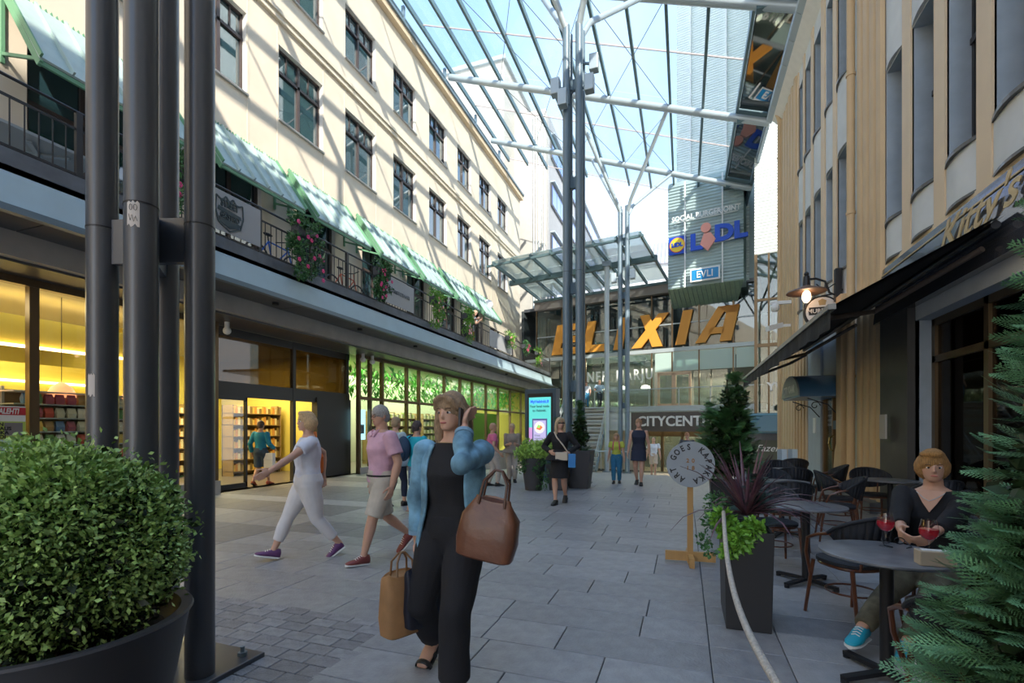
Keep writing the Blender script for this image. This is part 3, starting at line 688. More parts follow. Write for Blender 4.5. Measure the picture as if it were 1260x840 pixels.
for y_ in (12.5, 14.1):
    q = MB(); pts = [(3.2, y_, 1.75), (3.0, y_, 2.0), (2.6, y_, 2.15)]; q.tube(pts, .012, 6)
    q.tube([(2.75+.1*math.cos(t)*(1-t/9), y_, 1.98+.1*math.sin(t)*(1-t/9)) for t in [i*.5 for i in range(14)]], .01, 6); q.build('scroll_bracket', 'black', can)
# fascia sign with the pub lettering
ks = thing('fascia_sign', 'dark glossy fascia sign with gold script lettering above the black awning', 'sign', (3.2, 7, 3.0))
q = MB(); q.prism([(XR-.02, 1, 3.3), (XR-.14, 1, 3.3), (XR-.05, 1, 4.22), (XR-.02, 1, 4.22)], (0, 9.3, 0)); q.build('sign_board', mat('sign_gloss', (.055, .055, .06), .12, spec=.8, coat=.6), ks)
q = MB(); q.bar((XR-.07, 1, 4.1), (XR-.07, 10.2, 4.1), .012, .02); q.build('gold_line', 'gold', ks)
text('Kitty\'s', .50, (XR-.13, 7.95, 3.78), (0, -1, -.0), UP, 'gold', ks, ext=.006, shear=.45, align='LEFT', sx=1.25, bold=.004)
text('public house', .32, (XR-.13, 6.0, 3.8), (0, -1, 0), UP, 'gold', ks, ext=.006, shear=.3, align='LEFT', sx=.9)
# black awning
aw_ = thing('retractable_awning', 'large black fabric awning over the restaurant tables', 'awning', (2.4, 11, 2.8))
ya, yb = 6.5, 15.3
bk = mat('black_fabric', (.010, .010, .013), .8, bump=.2, bs=30)
q = MB(); n = 24
for i in range(n):
    a = ya+(yb-ya)*i/n; b = ya+(yb-ya)*(i+1)/n
    q.face([(1.6, a, 2.88), (1.6, b, 2.88), (XR-.15, b, 3.72), (XR-.15, a, 3.72)]); q.face([(1.62, a, 2.85), (1.62, b, 2.85), (XR-.15, b, 3.69), (XR-.15, a, 3.69)])
q.build('awning_fabric', bk, aw_)
q = MB(); n = 60; r0 = []; r1 = []
for i in range(n+1):
    y_ = ya+(yb-ya)*i/n; wv = .02*math.sin(i*1.7)+.012*math.sin(i*.6)
    r0.append((1.585, y_, 2.87)); r1.append((1.58+wv, y_, 2.62+.01*math.sin(i)))
for i in range(n): q.mesh([r0[i], r0[i+1], r1[i+1], r1[i]], [(0, 1, 2, 3)])
q.build('valance', bk, aw_, smooth=2)
q = MB(); q.box(1.56, 1.64, ya, yb, 2.84, 2.9); q.build('front_bar', mat('awning_bar', (.30, .29, .26), .5), aw_)
q = MB(); q.tube([(XR-.2, ya+.3, 3.45), (2.5, ya+1.6, 3.1), (1.7, ya+.5, 2.84)], .035, 8); q.build('folding_arm', mat('arm_brown', (.10, .075, .06), .5), aw_)
q = MB(); q.tube([(XR-.2, 11, 3.45), (2.5, 12.2, 3.1), (1.7, 11.2, 2.84)], .035, 8); q.build('folding_arm', MT['arm_brown'], aw_)
q = MB(); q.tube([(XR-.2, yb-.2, 3.45), (2.5, yb-1.5, 3.1), (1.7, yb-.3, 2.84)], .035, 8); q.build('folding_arm', MT['arm_brown'], aw_)
q = MB(); q.tube([(XR-.2, 6.55, 3.62), (XR-.2, yb, 3.62)], .045, 10); q.build('roller', 'black', aw_)
# wall lamp, round sign, cctv
wl = thing('wall_lamp', 'black gooseneck wall lamp with a wide disc shade and glowing bulb', 'lamp', (3.2, 12.4, 4.4))
q = MB(); q.lathe([(.05, 4.66), (.1, 4.62), (.38, 4.52), (.40, 4.49), (.1, 4.52), (.04, 4.55)], 2.56, 12.4, 24); q.build('lamp_shade', mat('shade_bronze', (.16, .10, .07), .5), wl, smooth=True)
q = MB(); q.cyl(2.56, 12.4, 4.6, 4.85, .08, 12, .06); q.ball((2.56, 12.4, 4.9), .05); q.build('lamp_cap', 'black', wl)
q = MB(); q.ball((2.56, 12.4, 4.4), (.09, .09, .14), 12, 8); q.build('bulb', emis('lamp_glow', (1, .62, .35), 3), wl, smooth=True)
q = MB(); q.tube([(2.56, 12.4, 4.78), (2.75, 12.4, 4.78), (2.92, 12.4, 4.7), (3.0, 12.4, 4.45), (3.12, 12.4, 4.38), (3.24, 12.4, 4.5)], .025, 8)
q.tube([(2.75, 12.4, 4.66), (2.9, 12.4, 4.5), (3.05, 12.4, 4.6), (3.2, 12.4, 4.7)], .012, 6); q.box(3.1, 3.22, 12.33, 12.47, 4.25, 4.95); q.build('bracket_arm', 'black', wl, smooth=True)
rsn = thing('round_sign', 'round white pub sign with black lettering beneath the wall lamp', 'sign', (2.95, 12.7, 3.8))
q = MB(); q.tube([(2.92, 12.66, 4.1), (2.92, 12.76, 4.1)], .36, 28, side=(0, 0, 1)); q.build('sign_rim', 'black', rsn)
q = MB(); q.tube([(2.92, 12.645, 4.1), (2.92, 12.665, 4.1)], .32, 28, side=(0, 0, 1)); q.build('sign_face', 'white', rsn)
q = MB(); q.box(2.66, 3.18, 12.63, 12.645, 4.03, 4.2); q.build('sign_band', 'black', rsn)
text("MURPHY'S", .13, (2.92, 12.625, 4.07), (1, 0, 0), UP, 'white', rsn, ext=.002, bold=.002)
text('IRISH STOUT', .06, (2.92, 12.635, 3.95), (1, 0, 0), UP, 'black', rsn, ext=.002)
q = MB(); q.prism([(2.86, 12.64, 4.24), (2.98, 12.64, 4.24), (3.0, 12.64, 4.34), (2.92, 12.64, 4.38), (2.84, 12.64, 4.34)], (0, -.01, 0)); q.build('sign_crest', 'gold', rsn)
q = MB(); q.bar((2.92, 12.71, 4.46), (3.3, 12.71, 4.5), .03); q.build('sign_arm', 'black', rsn)
for i, (z_, s) in enumerate(((5.35, 'dome security camera on the wall corner above the awning'), (4.75, 'bullet security camera on the wall corner below the dome camera'))):
    t = thing('security_camera', s, 'camera', (2.9, 17.6, z_)); q = MB()
    if i == 0: q.ball((2.75, 17.6, z_), .14); q.box(2.6, 3.25, 17.55, 17.65, z_+.1, z_+.2)
    else: q.bar((2.5, 17.4, z_-.1), (2.95, 17.7, z_+.05), .16, .16); q.box(2.9, 3.25, 17.62, 17.68, z_-.02, z_+.06)
    q.build('camera_body', 'white', t, smooth=(i == 0))
# taller neighbour behind the camera on the same side
q = MB(); q.box(3.6, 12, -8.8, 1.0, 12.98, 19.5); q.build('roof_block', 'ochre_l', label='taller set back roof block of the right side behind the viewpoint', cat='building')
q = MB(); q.box(3.5, 14, -40, -8.9, 0, 23); nb = q.build('neighbour_building', 'ochre_l', label='tall ochre building further down the street behind the viewpoint', cat='building')
q = MB(); q.box(-24, -10.7, -40, -3.5, 0, 17); q.build('neighbour_building', 'plaster', label='cream building further down the left side behind the viewpoint', cat='building')

# ---------------- buildings at the end ----------------
A11 = R(11); ex = Vector((math.cos(A11), -math.sin(A11), 0)); en = Vector((-math.sin(A11), -math.cos(A11), 0)); EO = Vector((-9.5, 32, 0))
def EP(u, o, z): p = EO+ex*u+en*o; return (p.x, p.y, z)
def ebox(q, u0, u1, o0, o1, z0, z1):
    vs = [EP(u, o, z) for z in (z0, z1) for o in (o0, o1) for u in (u0, u1)]
    return q.mesh(vs, [(0, 2, 3, 1), (4, 5, 7, 6), (0, 1, 5, 4), (2, 6, 7, 3), (0, 4, 6, 2), (1, 3, 7, 5)])
eb = thing('glass_mall_building', 'glass fronted mall building closing the street with big orange letters', 'building', EP(7, 0, -1))
def ep(name, m, boxes, **k):
    q = MB()
    for b in boxes: ebox(q, *b)
    return q.build(name, m, eb, **k)
ep('back_wall', mat('mall_dark', (.05, .06, .065), .6), [(-1, 15, -3.2, -3, -1.2, 9.6)])
ep('side_wall', MT['mall_dark'], [(-1.2, -1, -3.2, 0, -1.2, 9.6)]); ep('side_wall', MT['mall_dark'], [(15, 15.2, -3.2, 0, -1.2, 9.6)])
ep('mall_roof', 'steel_d', [(-1, 15, -3.2, 0, 9.5, 9.7)])
ep('upper_floor', 'steel_l', [(-1, 15, -3.2, 0, 6.0, 6.2), (-1, 15, -3.2, 0, 2.5, 2.75)])
ep('roof_fascia', mat('fascia_brown', (.25, .22, .2), .6), [(0, 9.0, -.1, .35, 9.45, 9.95)])
us = [0, 1.9, 3.55, 5.0, 6.3, 7.8, 9.0, 10.5, 12.3, 14.2]
for a, b in zip(us, us[1:]): ep('glass_pane', 'gtint', [(a+.05, b-.05, -.02, 0, 6.2, 9.4)])
for a in us: ep('mullion', 'bronze', [(a-.04, a+.04, -.05, .06, 2.7, 9.5)])
ep('transom', 'steel_l', [(0, 14.2, -.04, .08, 6.0, 6.22), (0, 14.2, -.02, .05, 7.6, 7.66)])
ep('spandrel', mat('pale_green_spandrel', (.42, .55, .50), .4, coat=.3), [(8.0, 12.4, .0, .04, 4.85, 5.95)])
ep('spandrel', MT['pale_green_spandrel'], [(12.45, 14.2, .0, .04, 4.85, 5.95)])
for a, b in ((.05, 1.85), (1.95, 3.5), (3.6, 4.95), (5.05, 6.25), (6.35, 7.95)): ep('glass_pane', 'gtint', [(a, b, -.02, 0, 2.75, 5.95)])
for a, b in ((10.2, 11.1), (11.2, 12.4)): ep('glass_pane', 'gtint', [(a, b, -.02, 0, 2.75, 4.8)])
# timber double doors on the balcony
q = MB()
for u in (8.15, 8.98, 9.1, 9.93): ebox(q, u, u+.13, 0, .08, 2.75, 4.75)
ebox(q, 8.15, 10.06, 0, .08, 4.62, 4.8); ebox(q, 8.15, 10.06, 0, .08, 2.75, 2.95)
bd = q.build('balcony_door', 'wood_l', eb)
q = MB(); ebox(q, 8.28, 8.98, .02, .03, 2.95, 4.62); q.build('door_glass', 'gtint', bd)
q = MB(); ebox(q, 9.23, 9.93, .02, .03, 2.95, 4.62); q.build('door_glass', 'gtint', bd)
# restaurant lamps upstairs
for i, (u, s) in enumerate(((4.2, 'white lampshade in the upstairs restaurant left of the white column'), (5.6, 'white lampshade in the upstairs restaurant between the thin columns'), (7.1, 'white lampshade upstairs beside the timber doors'))):
    p = EP(u, -1.2, 4.0); t = thing('pendant_lamp', s, 'lamp', p); q = MB(); q.lathe([(.3, 4.0), (.25, 4.15), (.05, 4.22)], p[0], p[1], 14); q.build('lamp_shade', emis('white_lamp', (1, .95, .85), 1.2), t, smooth=True); q = MB(); q.cyl(p[0], p[1], 4.2, 5.9, .02, 6); q.build('cord', 'black', t)
for u in (4.2, 7.0): lamp_area(*EP(u, -1.5, 5.8), 3, 2, 85, (1, .85, .6))
lamp_area(*EP(9, -1.5, 2.3), 5, 2, 240, (1, .75, .4)); lamp_area(*EP(10.5, -1.5, 4.7), 3, 2, 140, (1, .8, .5))
# big orange letters
def slant(u, z, z0=6.3, k=.22): return u+(z-z0)*k
def stroke(q, pts, o0=.10, o1=.22): q.prism([EP(slant(u, z), o0, z) for u, z in pts], tuple(en*(o1-o0)))
def block(q, u0, u1, z0, z1): stroke(q, [(u0, z0), (u1, z0), (u1, z1), (u0, z1)])
let = {}
zb, zt = 6.35, 8.3
for nm, u in (('E', 1.2), ('L', 3.35), ('I', 5.45), ('X', 6.9), ('I', 9.2), ('A', 10.5)):
    q = MB()
    if nm == 'E': block(q, u, u+.55, zb, zt); block(q, u+.5, u+1.75, zb, zb+.42); block(q, u+.5, u+1.6, 7.1, 7.5); block(q, u+.5, u+1.75, zt-.42, zt)
    if nm == 'L': block(q, u, u+.55, zb, zt); block(q, u+.5, u+1.6, zb, zb+.45)
    if nm == 'I': block(q, u, u+.55, zb, zt)
    if nm == 'X': stroke(q, [(u-.3, zb), (u+.3, zb), (u+1.5, zt), (u+.9, zt)]); stroke(q, [(u+.95, zb), (u+1.55, zb), (u+.35, zt), (u-.2, zt)], .09, .21)
    if nm == 'A': stroke(q, [(u-.2, zb), (u+.35, zb), (u+1.1, zt), (u+.6, zt)]); block(q, u+1.1, u+1.7, zb, zt); block(q, u+.4, u+1.2, 6.8, 7.15); stroke(q, [(u+.6, zt), (u+1.1, zt-.4), (u+1.7, zt-.4), (u+1.7, zt)])
    ids_ = q.build('big_letter', 'orange', eb)
def etext(s, size, u, o, z, m, **k): return text(s, size, EP(u, o, z), ex, UP, m, eb, **k)
etext('DINER', .92, 3.95, .1, 4.45, 'white', spacing=1.25, sx=.72, bold=.01); etext('HARJU', .92, 6.75, .1, 4.45, 'white', spacing=1.25, sx=.72, bold=.01)
# balcony ledge and street level
ep('balcony_slab', 'steel_l', [(4.6, 14, 0, 1.6, 2.45, 2.75)])
ep('balcony_soffit_cladding', 'corr', [(4.8, 14, 1.4, 1.5, 1.35, 2.45)])
ep('sign_band', mat('band_brown', (.10, .08, .07), .5), [(7.0, 12.2, 1.5, 1.56, 1.3, 2.4)])
etext('CITYCENTER', .78, 9.55, 1.6, 1.62, 'white', ext=.06, bold=.018, sx=.95, name='entrance_lettering')
ep('entrance_frame', 'bronze', [(7.2, 7.35, -.1, .1, -1.1, 1.35), (8.35, 8.5, -.1, .1, -1.1, 1.35), (9.5, 9.65, -.1, .1, -1.1, 1.35), (10.7, 10.85, -.1, .1, -1.1, 1.35), (12, 12.15, -.1, .1, -1.1, 1.35), (7.2, 12.15, -.1, .1, 1.0, 1.35)])
for a in (7.35, 8.5, 9.65, 10.85): ep('entrance_glass', 'gtint', [(a+.02, a+1.1, -.01, .01, -1.05, 1.0)])
ep('street_wall', mat('street_wall', (.48, .42, .36), .7, var=.2, vs=3), [(4.4, 7.2, -.1, .1, -1.1, 2.45)]); ep('street_wall', MT['street_wall'], [(12.15, 14.2, -.1, .1, -1.1, 2.45)])
for i, (a, b) in enumerate(((4.7, 6.3), (6.35, 7.95), (8.0, 9.6), (9.65, 11.25), (11.3, 12.9), (12.95, 13.9))):
    t = thing('glass_balustrade', ['glass balustrade panel by the stair head', 'glass balustrade panel left of the timber balcony doors', 'glass balustrade panel before the left timber door', 'glass balustrade panel right of the timber doors', 'glass balustrade panel behind the dark conifer tip', 'last glass balustrade panel at the bay corner'][i], 'balustrade', EP((a+b)/2, 1.5, 2.75), 'glass panels on the balcony edge')
    q = MB(); ebox(q, a, b, 1.46, 1.48, 2.85, 3.7); q.build('pane', 'gclear', t); q = MB(); ebox(q, a, b, 1.44, 1.5, 3.7, 3.76); ebox(q, a, a+.05, 1.44, 1.5, 2.75, 3.76); q.build('rail', 'steel_l', t)
# stair up to the balcony
sta = thing('street_stair', 'stair with metal rails climbing to the upstairs balcony', 'stairs', (-5.2, 26.5, -.9))
n = 18; src = None
for i in range(n):
    z_ = -.85+(i+1)*.2; y_ = 24.9+i*.26
    q = MB(); q.box(-6.8, -4.3, y_, y_+.3, z_-.06, z_); q.box(-6.8, -4.3, y_+.26, y_+.3, z_-.2, z_-.06) 
    q.build('step', 'steel_l' if i % 2 else 'concrete', sta)
for x_ in (-6.85, -4.25):
    q = MB(); q.bar((x_, 24.9, -.75), (x_, 29.6, 2.75), .06, .3); q.build('stringer', 'steel_m', sta)
    q = MB(); q.tube([(x_, 24.8, .2), (x_, 29.6, 3.75)], .03, 8); q.tube([(x_, 24.8, -.1), (x_, 29.6, 3.4)], .015, 6)
    for k_ in range(7): y_ = 24.9+k_*.78; q.tube([(x_, y_, -.8+k_*.58), (x_, y_, .25+k_*.58)], .02, 6)
    q.build('handrail', 'steel_l', sta)
q = MB(); q.box(-9.5, -4.2, 29.5, 31.2, 2.45, 2.75); q.build('landing', 'concrete', sta)
bf = thing('metal_barrier', 'low grey metal barrier at the foot of the stair', 'barrier', (-4.8, 24.0, -.7))
q = MB(); q.tube([(-6.6, 24, -.6), (-6.6, 24, .35), (-2.6, 24, .35), (-2.6, 24, -.6)], .03, 8)
for k_ in range(1, 16): q.tube([(-6.6+k_*.25, 24, -.55), (-6.6+k_*.25, 24, .35)], .012, 6)
q.build('barrier_frame', 'steel_l', bf)
# glass canopy in front of the mall
gc = thing('glass_canopy', 'glass and steel canopy projecting from the mall facade over its stair', 'canopy', EP(4.5, 3, 9.9))
def gbar(name, a, b, w_, h_, m): q = MB(); q.bar(EP(*a), EP(*b), w_, h_); q.build(name, m, gc)
gbar('front_beam', (0, 6.2, 10.75), (9, 6.2, 10.75), .1, .12, 'steel_g'); gbar('main_beam', (0, 3.6, 10.45), (9, 3.6, 10.45), .22, .3, 'steel_g'); gbar('wall_beam', (0, .45, 10.0), (9, .45, 10.0), .12, .15, 'steel_g')
for i in range(8):
    u = .4+i*1.2; gbar('rib', (u, .3, 10.15), (u+.05, 6.3, 10.85), .09, .2, 'steel_g')
    if i < 7:
        for o0, o1 in ((.3, 2.3), (2.3, 4.3), (4.3, 6.3)):
            q = MB(); z0, z1 = 10.27+(o0-.3)*.1167, 10.27+(o1-.3)*.1167
            q.prism([EP(u+.05, o0+.02, z0), EP(u+1.18, o0+.02, z0), EP(u+1.18, o1-.02, z1), EP(u+.05, o1-.02, z1)], (0, 0, .02)); q.build('pane', glass('frosted_glass', (.88, .92, .91), .05, .1, diff=.3), gc)
wc = thing('canopy_column', 'single white round column carrying the mall canopy', 'column', (-3.88, 26.1, -.85))
q = MB(); q.cyl(-3.88, 26.1, gz(26), 10.1, .13, 16); q.build('shaft', 'steel_l', wc, smooth=True); q = MB(); q.cyl(-3.88, 26.1, gz(26), gz(26)+.06, .26, 16); q.build('base_plate', 'steel_m', wc); q = MB(); q.box(-4.1, -3.66, 25.9, 26.3, 10.05, 10.3); q.build('head_plate', 'steel_m', wc)
# corrugated tower with company signs
def corrugated(q, P_, u0, u1, z0, z1, pitch=.14, d=.04):
    n = int((z1-z0)/pitch)
    for i in range(n):
        z = z0+i*pitch
        for (a, b, o0, o1) in ((0, .35, 0, d), (.35, .5, d, d), (.5, .85, d, 0), (.85, 1, 0, 0)):
            q.face([P_(u0, o0, z+a*pitch), P_(u1, o0, z+a*pitch), P_(u1, o1, z+b*pitch), P_(u0, o1, z+b*pitch)])
tw = thing('corrugated_tower', 'tall tower clad in pale corrugated metal carrying blue company signs', 'building', EP(11, 1.5, 9.3))
q = MB(); corrugated(q, EP, 9.25, 13.1, 9.6, 34, ); q.build('corrugated_cladding', 'corr', tw)
q = MB(); ebox(q, 9.25, 20, -9, -.05, 9.6, 34); q.build('tower_core', 'corrg', tw)
q = MB(); q.prism([EP(9.05, 1.5, 9.2), EP(9.25, 0, 9.6), EP(9.25, 0, 9.6)], (0, 0, 0)) if False else None
q = MB(); corrugated(q, lambda u, o, z: EP(u, 1.5+o, z), 9.1, 12.95, 9.25, 15.2, .17, .05); q.build('lower_cladding', 'corrg', tw)
q = MB(); ebox(q, 9.1, 12.95, -.05, 1.48, 9.25, 15.2); q.build('sign_box', 'corrg', tw)
q = MB(); q.prism([EP(9.1, 1.55, 9.24), EP(12.95, 1.55, 9.24), EP(12.5, -.1, 8.5), EP(9.0, -.1, 8.5)], (0, 0, .02)); q.build('soffit_cladding', 'greensoff', tw)
for i in range(16):
    u = 9.15+i*.24; q = MB(); q.bar(EP(u, 1.54, 9.22), EP(u-.02, -.05, 8.48), .02, .03); q.build('soffit_seam', 'steel_g', tw)
for u in (10.05, 11.95):
    q = MB(); q.bar(EP(u, 1.75, 9.2), EP(u, 1.75, 15.0), .07); q.build('sign_post', 'white', tw)
    q = MB(); ebox(q, u-.03, u+.03, -.02, .16, 15.2, 33); q.build('cladding_joint', 'white', tw)
def sg(name, label, u, z): return thing(name, label, 'sign', EP(u, 1.9, z))
s1 = sg('company_sign', 'big blue letters with one pinkish letter and a square logo box on the tower', 11, 11.0)
ub = MB(); ebox(ub, 9.2, 10.1, 1.62, 1.78, 11.1, 12.05); ub.build('logo_box', 'blue', s1)
p = Vector(EP(9.65, 1.8, 11.58))
q = MB(); q.tube([p-en*.01, p+en*.03], .38, 20, side=(0, 0, 1)); q.build('logo_disc', 'yellow', s1)
q = MB(); q.tube([p-en*.01, p+en*.02], .41, 20, side=(0, 0, 1)); q.build('logo_ring', 'red', s1)
text('LIDL', .3, tuple(p+en*.045-UP*.1), ex, UP, 'blue', s1, ext=.01, bold=.02)
text('L', 1.15, EP(10.65, 1.85, 11.15), ex, UP, 'blue', s1, ext=.06, bold=.06, sx=1.1)
q = MB(); pi = EP(11.2, 1.85, 0); q.prism([EP(11.05, 1.8, 11.9), EP(10.85, 1.8, 11.35), EP(11.25, 1.8, 10.95), EP(11.65, 1.8, 11.5), EP(11.4, 1.8, 11.9)], tuple(en*.12)); pp = Vector(EP(11.15, 1.8, 12.2)); q.tube([pp, pp+en*.12], .26, 16, side=(0, 0, 1)); q.build('dotted_letter', mat('faded_red', (.8, .33, .26), .5), s1)
text('DL', 1.15, EP(12.35, 1.85, 11.4), ex, UP, 'blue', s1, ext=.06, bold=.06, sx=1.1)
q = MB(); q.bar(EP(10.3, 1.78, 11.25), EP(13, 1.78, 11.45), .04, .08); q.build('letter_rail', 'white', s1)
s2 = sg('company_sign', 'white capital lettering line high on the corrugated tower', 11, 12.7)
text('SOCIAL BURGERJOINT', .40, EP(11.1, 1.85, 12.85), ex, UP, 'white', s2, ext=.03, bold=.008, sx=.86)
q = MB(); q.bar(EP(9.5, 1.8, 12.8), EP(12.7, 1.8, 12.8), .03, .03); q.build('letter_rail', 'white', s2)
s3 = sg('company_sign', 'light blue framed box sign with white serif capitals low on the tower', 11.1, 9.3)
q = MB(); ebox(q, 10.35, 11.85, 1.75, 1.87, 9.4, 10.1); q.build('sign_frame', 'white', s3)
q = MB(); ebox(q, 10.43, 11.77, 1.86, 1.89, 9.48, 10.02); q.build('sign_face', 'lblue', s3)
text('EVLI', .5, EP(11.1, 1.92, 9.58), ex, UP, 'white', s3, ext=.01, bold=.012, spacing=1.1, sx=.85)
# nearer white corrugated block on the right with a glass bay below
wb = thing('white_block', 'white corrugated block with a bronze glass bay beneath, right of the mall', 'building', (5, 26, 0))
e2 = ex; o2 = Vector((3.05, 24.94, 0))
def BP(u, o, z): p = o2+ex*u+en*o; return (p.x, p.y, z)
def bbox_(q, u0, u1, o0, o1, z0, z1):
    vs = [BP(u, o, z) for z in (z0, z1) for o in (o0, o1) for u in (u0, u1)]
    return q.mesh(vs, [(0, 2, 3, 1), (4, 5, 7, 6), (0, 1, 5, 4), (2, 6, 7, 3), (0, 4, 6, 2), (1, 3, 7, 5)])
q = MB(); corrugated(q, BP, 0, 7, 9.45, 34, .14, .03); q.build('corrugated_cladding', 'corr', wb)
q = MB(); bbox_(q, 0, 7, -9, -.01, 9.45, 34); q.build('block_core', 'greensoff', wb)
q = MB(); bbox_(q, 0, .12, -.05, .08, gz(24.9), 9.45); bbox_(q, .55, .63, -.05, .05, gz(24.9), 9.45); bbox_(q, 1.5, 1.6, -.05, .05, gz(24.9), 9.45); bbox_(q, 0, 3, -.05, .06, 5.2, 5.35); bbox_(q, 0, 3, -.05, .06, 7.3, 7.4)
bbox_(q, -.02, .05, -2, -1.93, -1, 9.4); bbox_(q, -.02, .05, -4, -3.93, -1, 9.4); q.build('bay_frame', 'bronze', wb)
for z0, z1 in ((2.2, 5.2), (5.35, 7.3), (7.4, 9.4)):
    for u0, u1 in ((.12, .55), (.63, 1.5), (1.6, 3)):
        q = MB(); bbox_(q, u0, u1, -.02, 0, z0, z1); q.build('bay_pane', 'gtint', wb)
    for a in (0, 2, 4):
        q = MB(); bbox_(q, 0, .02, -a-1.95, -a, z0, z1); q.build('bay_pane', 'gtint', wb)
q = MB(); bbox_(q, .8, 3, -3, -.8, -1, 9.4); q.build('bay_core', mat('bay_core', (.22, .2, .17), .7), wb)
for z_ in (2.1, 5.2): q = MB(); bbox_(q, 0, 5, -6, -.03, z_, z_+.15); q.build('bay_floor', 'steel_l', wb)
sf = thing('street_shop', 'small blue louvred shop front with white script sign left of the ochre building', 'shop front', BP(.4, .6, -.8))
q = MB(); corrugated(q, lambda u, o, z: BP(u, .6+o, z), -.25, 1.6, 1.25, 2.3, .15, .04); q.build('louvre', mat('louvre_blue', (.10, .22, .28), .5), sf)
q = MB(); bbox_(q, -.25, 1.6, -.1, .58, .95, 1.28); q.build('fascia', 'steel_d', sf)
q = MB(); bbox_(q, -.2, 1.6, .3, .4, -.8, .95); q.build('window_panel', mat('kiosk_green', (.07, .08, .05), .3), sf)
text('Fazer', .42, BP(.55, .43, .45), ex, UP, 'white', sf, ext=.005, shear=.35)
text('YW', .5, BP(.95, .1, 3.2), ex, UP, 'white', sf, ext=.02, bold=.02)
q = MB(); q.prism([BP(-.2, 1.4, 1.3), BP(1.6, 1.4, 1.3), BP(1.6, .62, 2.0), BP(-.2+.6, .62, 2.0)], (0, 0, .06)); q.build('sloped_canopy', 'steel_g', sf)
# white stair tower and the strip windowed building behind
wt = thing('white_stair_tower', 'sunlit white narrow wall tower at the far end of the cream building', 'building', (-10.3, 34, 0))
q = MB(); q.box(-12.5, -9.4, 33.9, 34.35, -1, 24.5); q.build('tower_wall', mat('sunlit_white', (.50, .47, .42), .8, var=.04), wt)
for x_ in (-10.3, -10.1, -9.9, -9.65, -9.5): q = MB(); q.cyl(x_, 33.85, -1, 24, .035 if x_ > -9.8 else .05, 8); q.build('pipe', 'steel_l', wt)
fb_ = thing('strip_window_building', 'pale office building with blue strip windows receding behind the mall', 'building', (-12, 48, 0))
q = MB(); q.box(-20, -9.3, 34.4, 66, -1, 24.3); q.build('facade_wall', mat('far_render', (.34, .35, .36), .8, var=.05), fb_)
for z_ in (11.5, 15.2, 18.9, 22.4):
    q = MB(); q.box(-9.32, -9.18, 34.8, 65, z_-1.0, z_+.6); q.build('strip_frame', 'steel_d', fb_)
    y_ = 34.9
    while y_ < 64.5:
        q = MB(); q.box(-9.19, -9.14, y_, y_+1.15, z_-.9, z_+.5); q.build('strip_pane', mat('blue_strip_glass', (.06, .12, .38), .05, spec=1, coat=1), fb_); y_ += 1.25
    q = MB(); q.box(-9.3, -8.95, 34.8, 65, z_+.7, z_+.8); q.build('ledge', 'steel_l', fb_)
gr = thing('grey_roofed_building', 'distant building with a ribbed grey pitched roof above the mall canopy', 'building', (2, 75, 0))
q = MB(); q.box(-14, 25, 70, 80, -1, 24); q.build('far_wall', 'panelw', gr)
q = MB(); q.prism([(-14, 69.5, 24), (-14, 76, 29.2), (-14, 80, 24)], (40, 0, 0)); q.build('pitched_roof', mat('roof_mauve', (.36, .34, .36), .6), gr)
q = MB()
for k_ in range(70): x_ = -14+k_*.55; q.bar((x_, 69.5, 24.05), (x_, 76, 29.25), .1, .15)
q.build('roof_ribs', 'steel_l', gr, kind='stuff')
ph = thing('roof_pavilion', 'pale rooftop pavilion seen through the glass roof above the cream building', 'building', (-15, 33, 17))
q = MB(); q.box(-19, -11.8, 31.7, 40, 17, 27); q.build('pavilion_wall', MT['sunlit_white'], ph)
q = MB(); q.box(-19.2, -11.6, 31.5, 40.2, 27, 27.3); q.build('pavilion_roof', 'steel_l', ph)
q = MB(); q.box(-20, -12.2, -3, 31.5, 17.2, 19.6); q.build('attic_storey', 'panelw', ph)

# ---------------- glass roof and its columns ----------------
def rz(x): return 15.05-.37*x
gr_ = thing('glass_roof', 'great glass roof on steel rafters spanning the street', 'roof', (-4, 20, 15))
xs = [-10.8+1.28*i for i in range(11)]; beams = [-.8, 4.8, 10.4, 16.0, 21.6, 27.2]
YE = 30.0
for x in xs:
    q = MB(); q.box(x-.05, x+.05, -3.5, YE, rz(x)-.16, rz(x)+.08); q.build('rafter', 'steel_g', gr_)
for y_ in beams:
    q = MB(); q.tube([(xs[0]-.1, y_, rz(xs[0])-.3), (3.2, y_, rz(3.2)-.3)], .15, 12); q.build('beam', 'steel_l', gr_, smooth=True)
    for x in xs: q = MB(); q.box(x-.04, x+.04, y_-.06, y_+.06, rz(x)-.3, rz(x)-.1); q.build('beam_bracket', 'steel_g', gr_)
for y_ in [b+2.8 for b in beams[:-1]]+[YE]:
    q = MB(); q.bar((xs[0], y_, rz(xs[0])+.06), (3.2, y_, rz(3.2)+.06), .035, .05); q.build('purlin', mat('purlin_rose', (.42, .36, .34), .5), gr_)
yc = [-3.5]+sorted(beams+[b+2.8 for b in beams[:-1]])+[YE]
for i in range(10):
    for a, b in zip(yc, yc[1:]):
        if b < 5: continue
        x0, x1 = xs[i]+.03, xs[i+1]-.03
        q = MB(); q.prism([(x0, a+.03, rz(x0)+.1), (x1, a+.03, rz(x1)+.1), (x1, b-.03, rz(x1)+.1), (x0, b-.03, rz(x0)+.1)], (0, 0, .015)); q.build('roof_pane', 'groof', gr_)
q = MB()
for y_ in (16, 21.6):    # thin cross bracing cables
    for i in (2, 4, 6): q.tube([(xs[i], y_, rz(xs[i])-.3), (xs[i+2], y_+5.6, rz(xs[i+2])-.3)], .012, 5); q.tube([(xs[i+2], y_, rz(xs[i+2])-.3), (xs[i], y_+5.6, rz(xs[i])-.3)], .012, 5)
q.build('bracing_cable', 'steel_d', gr_)
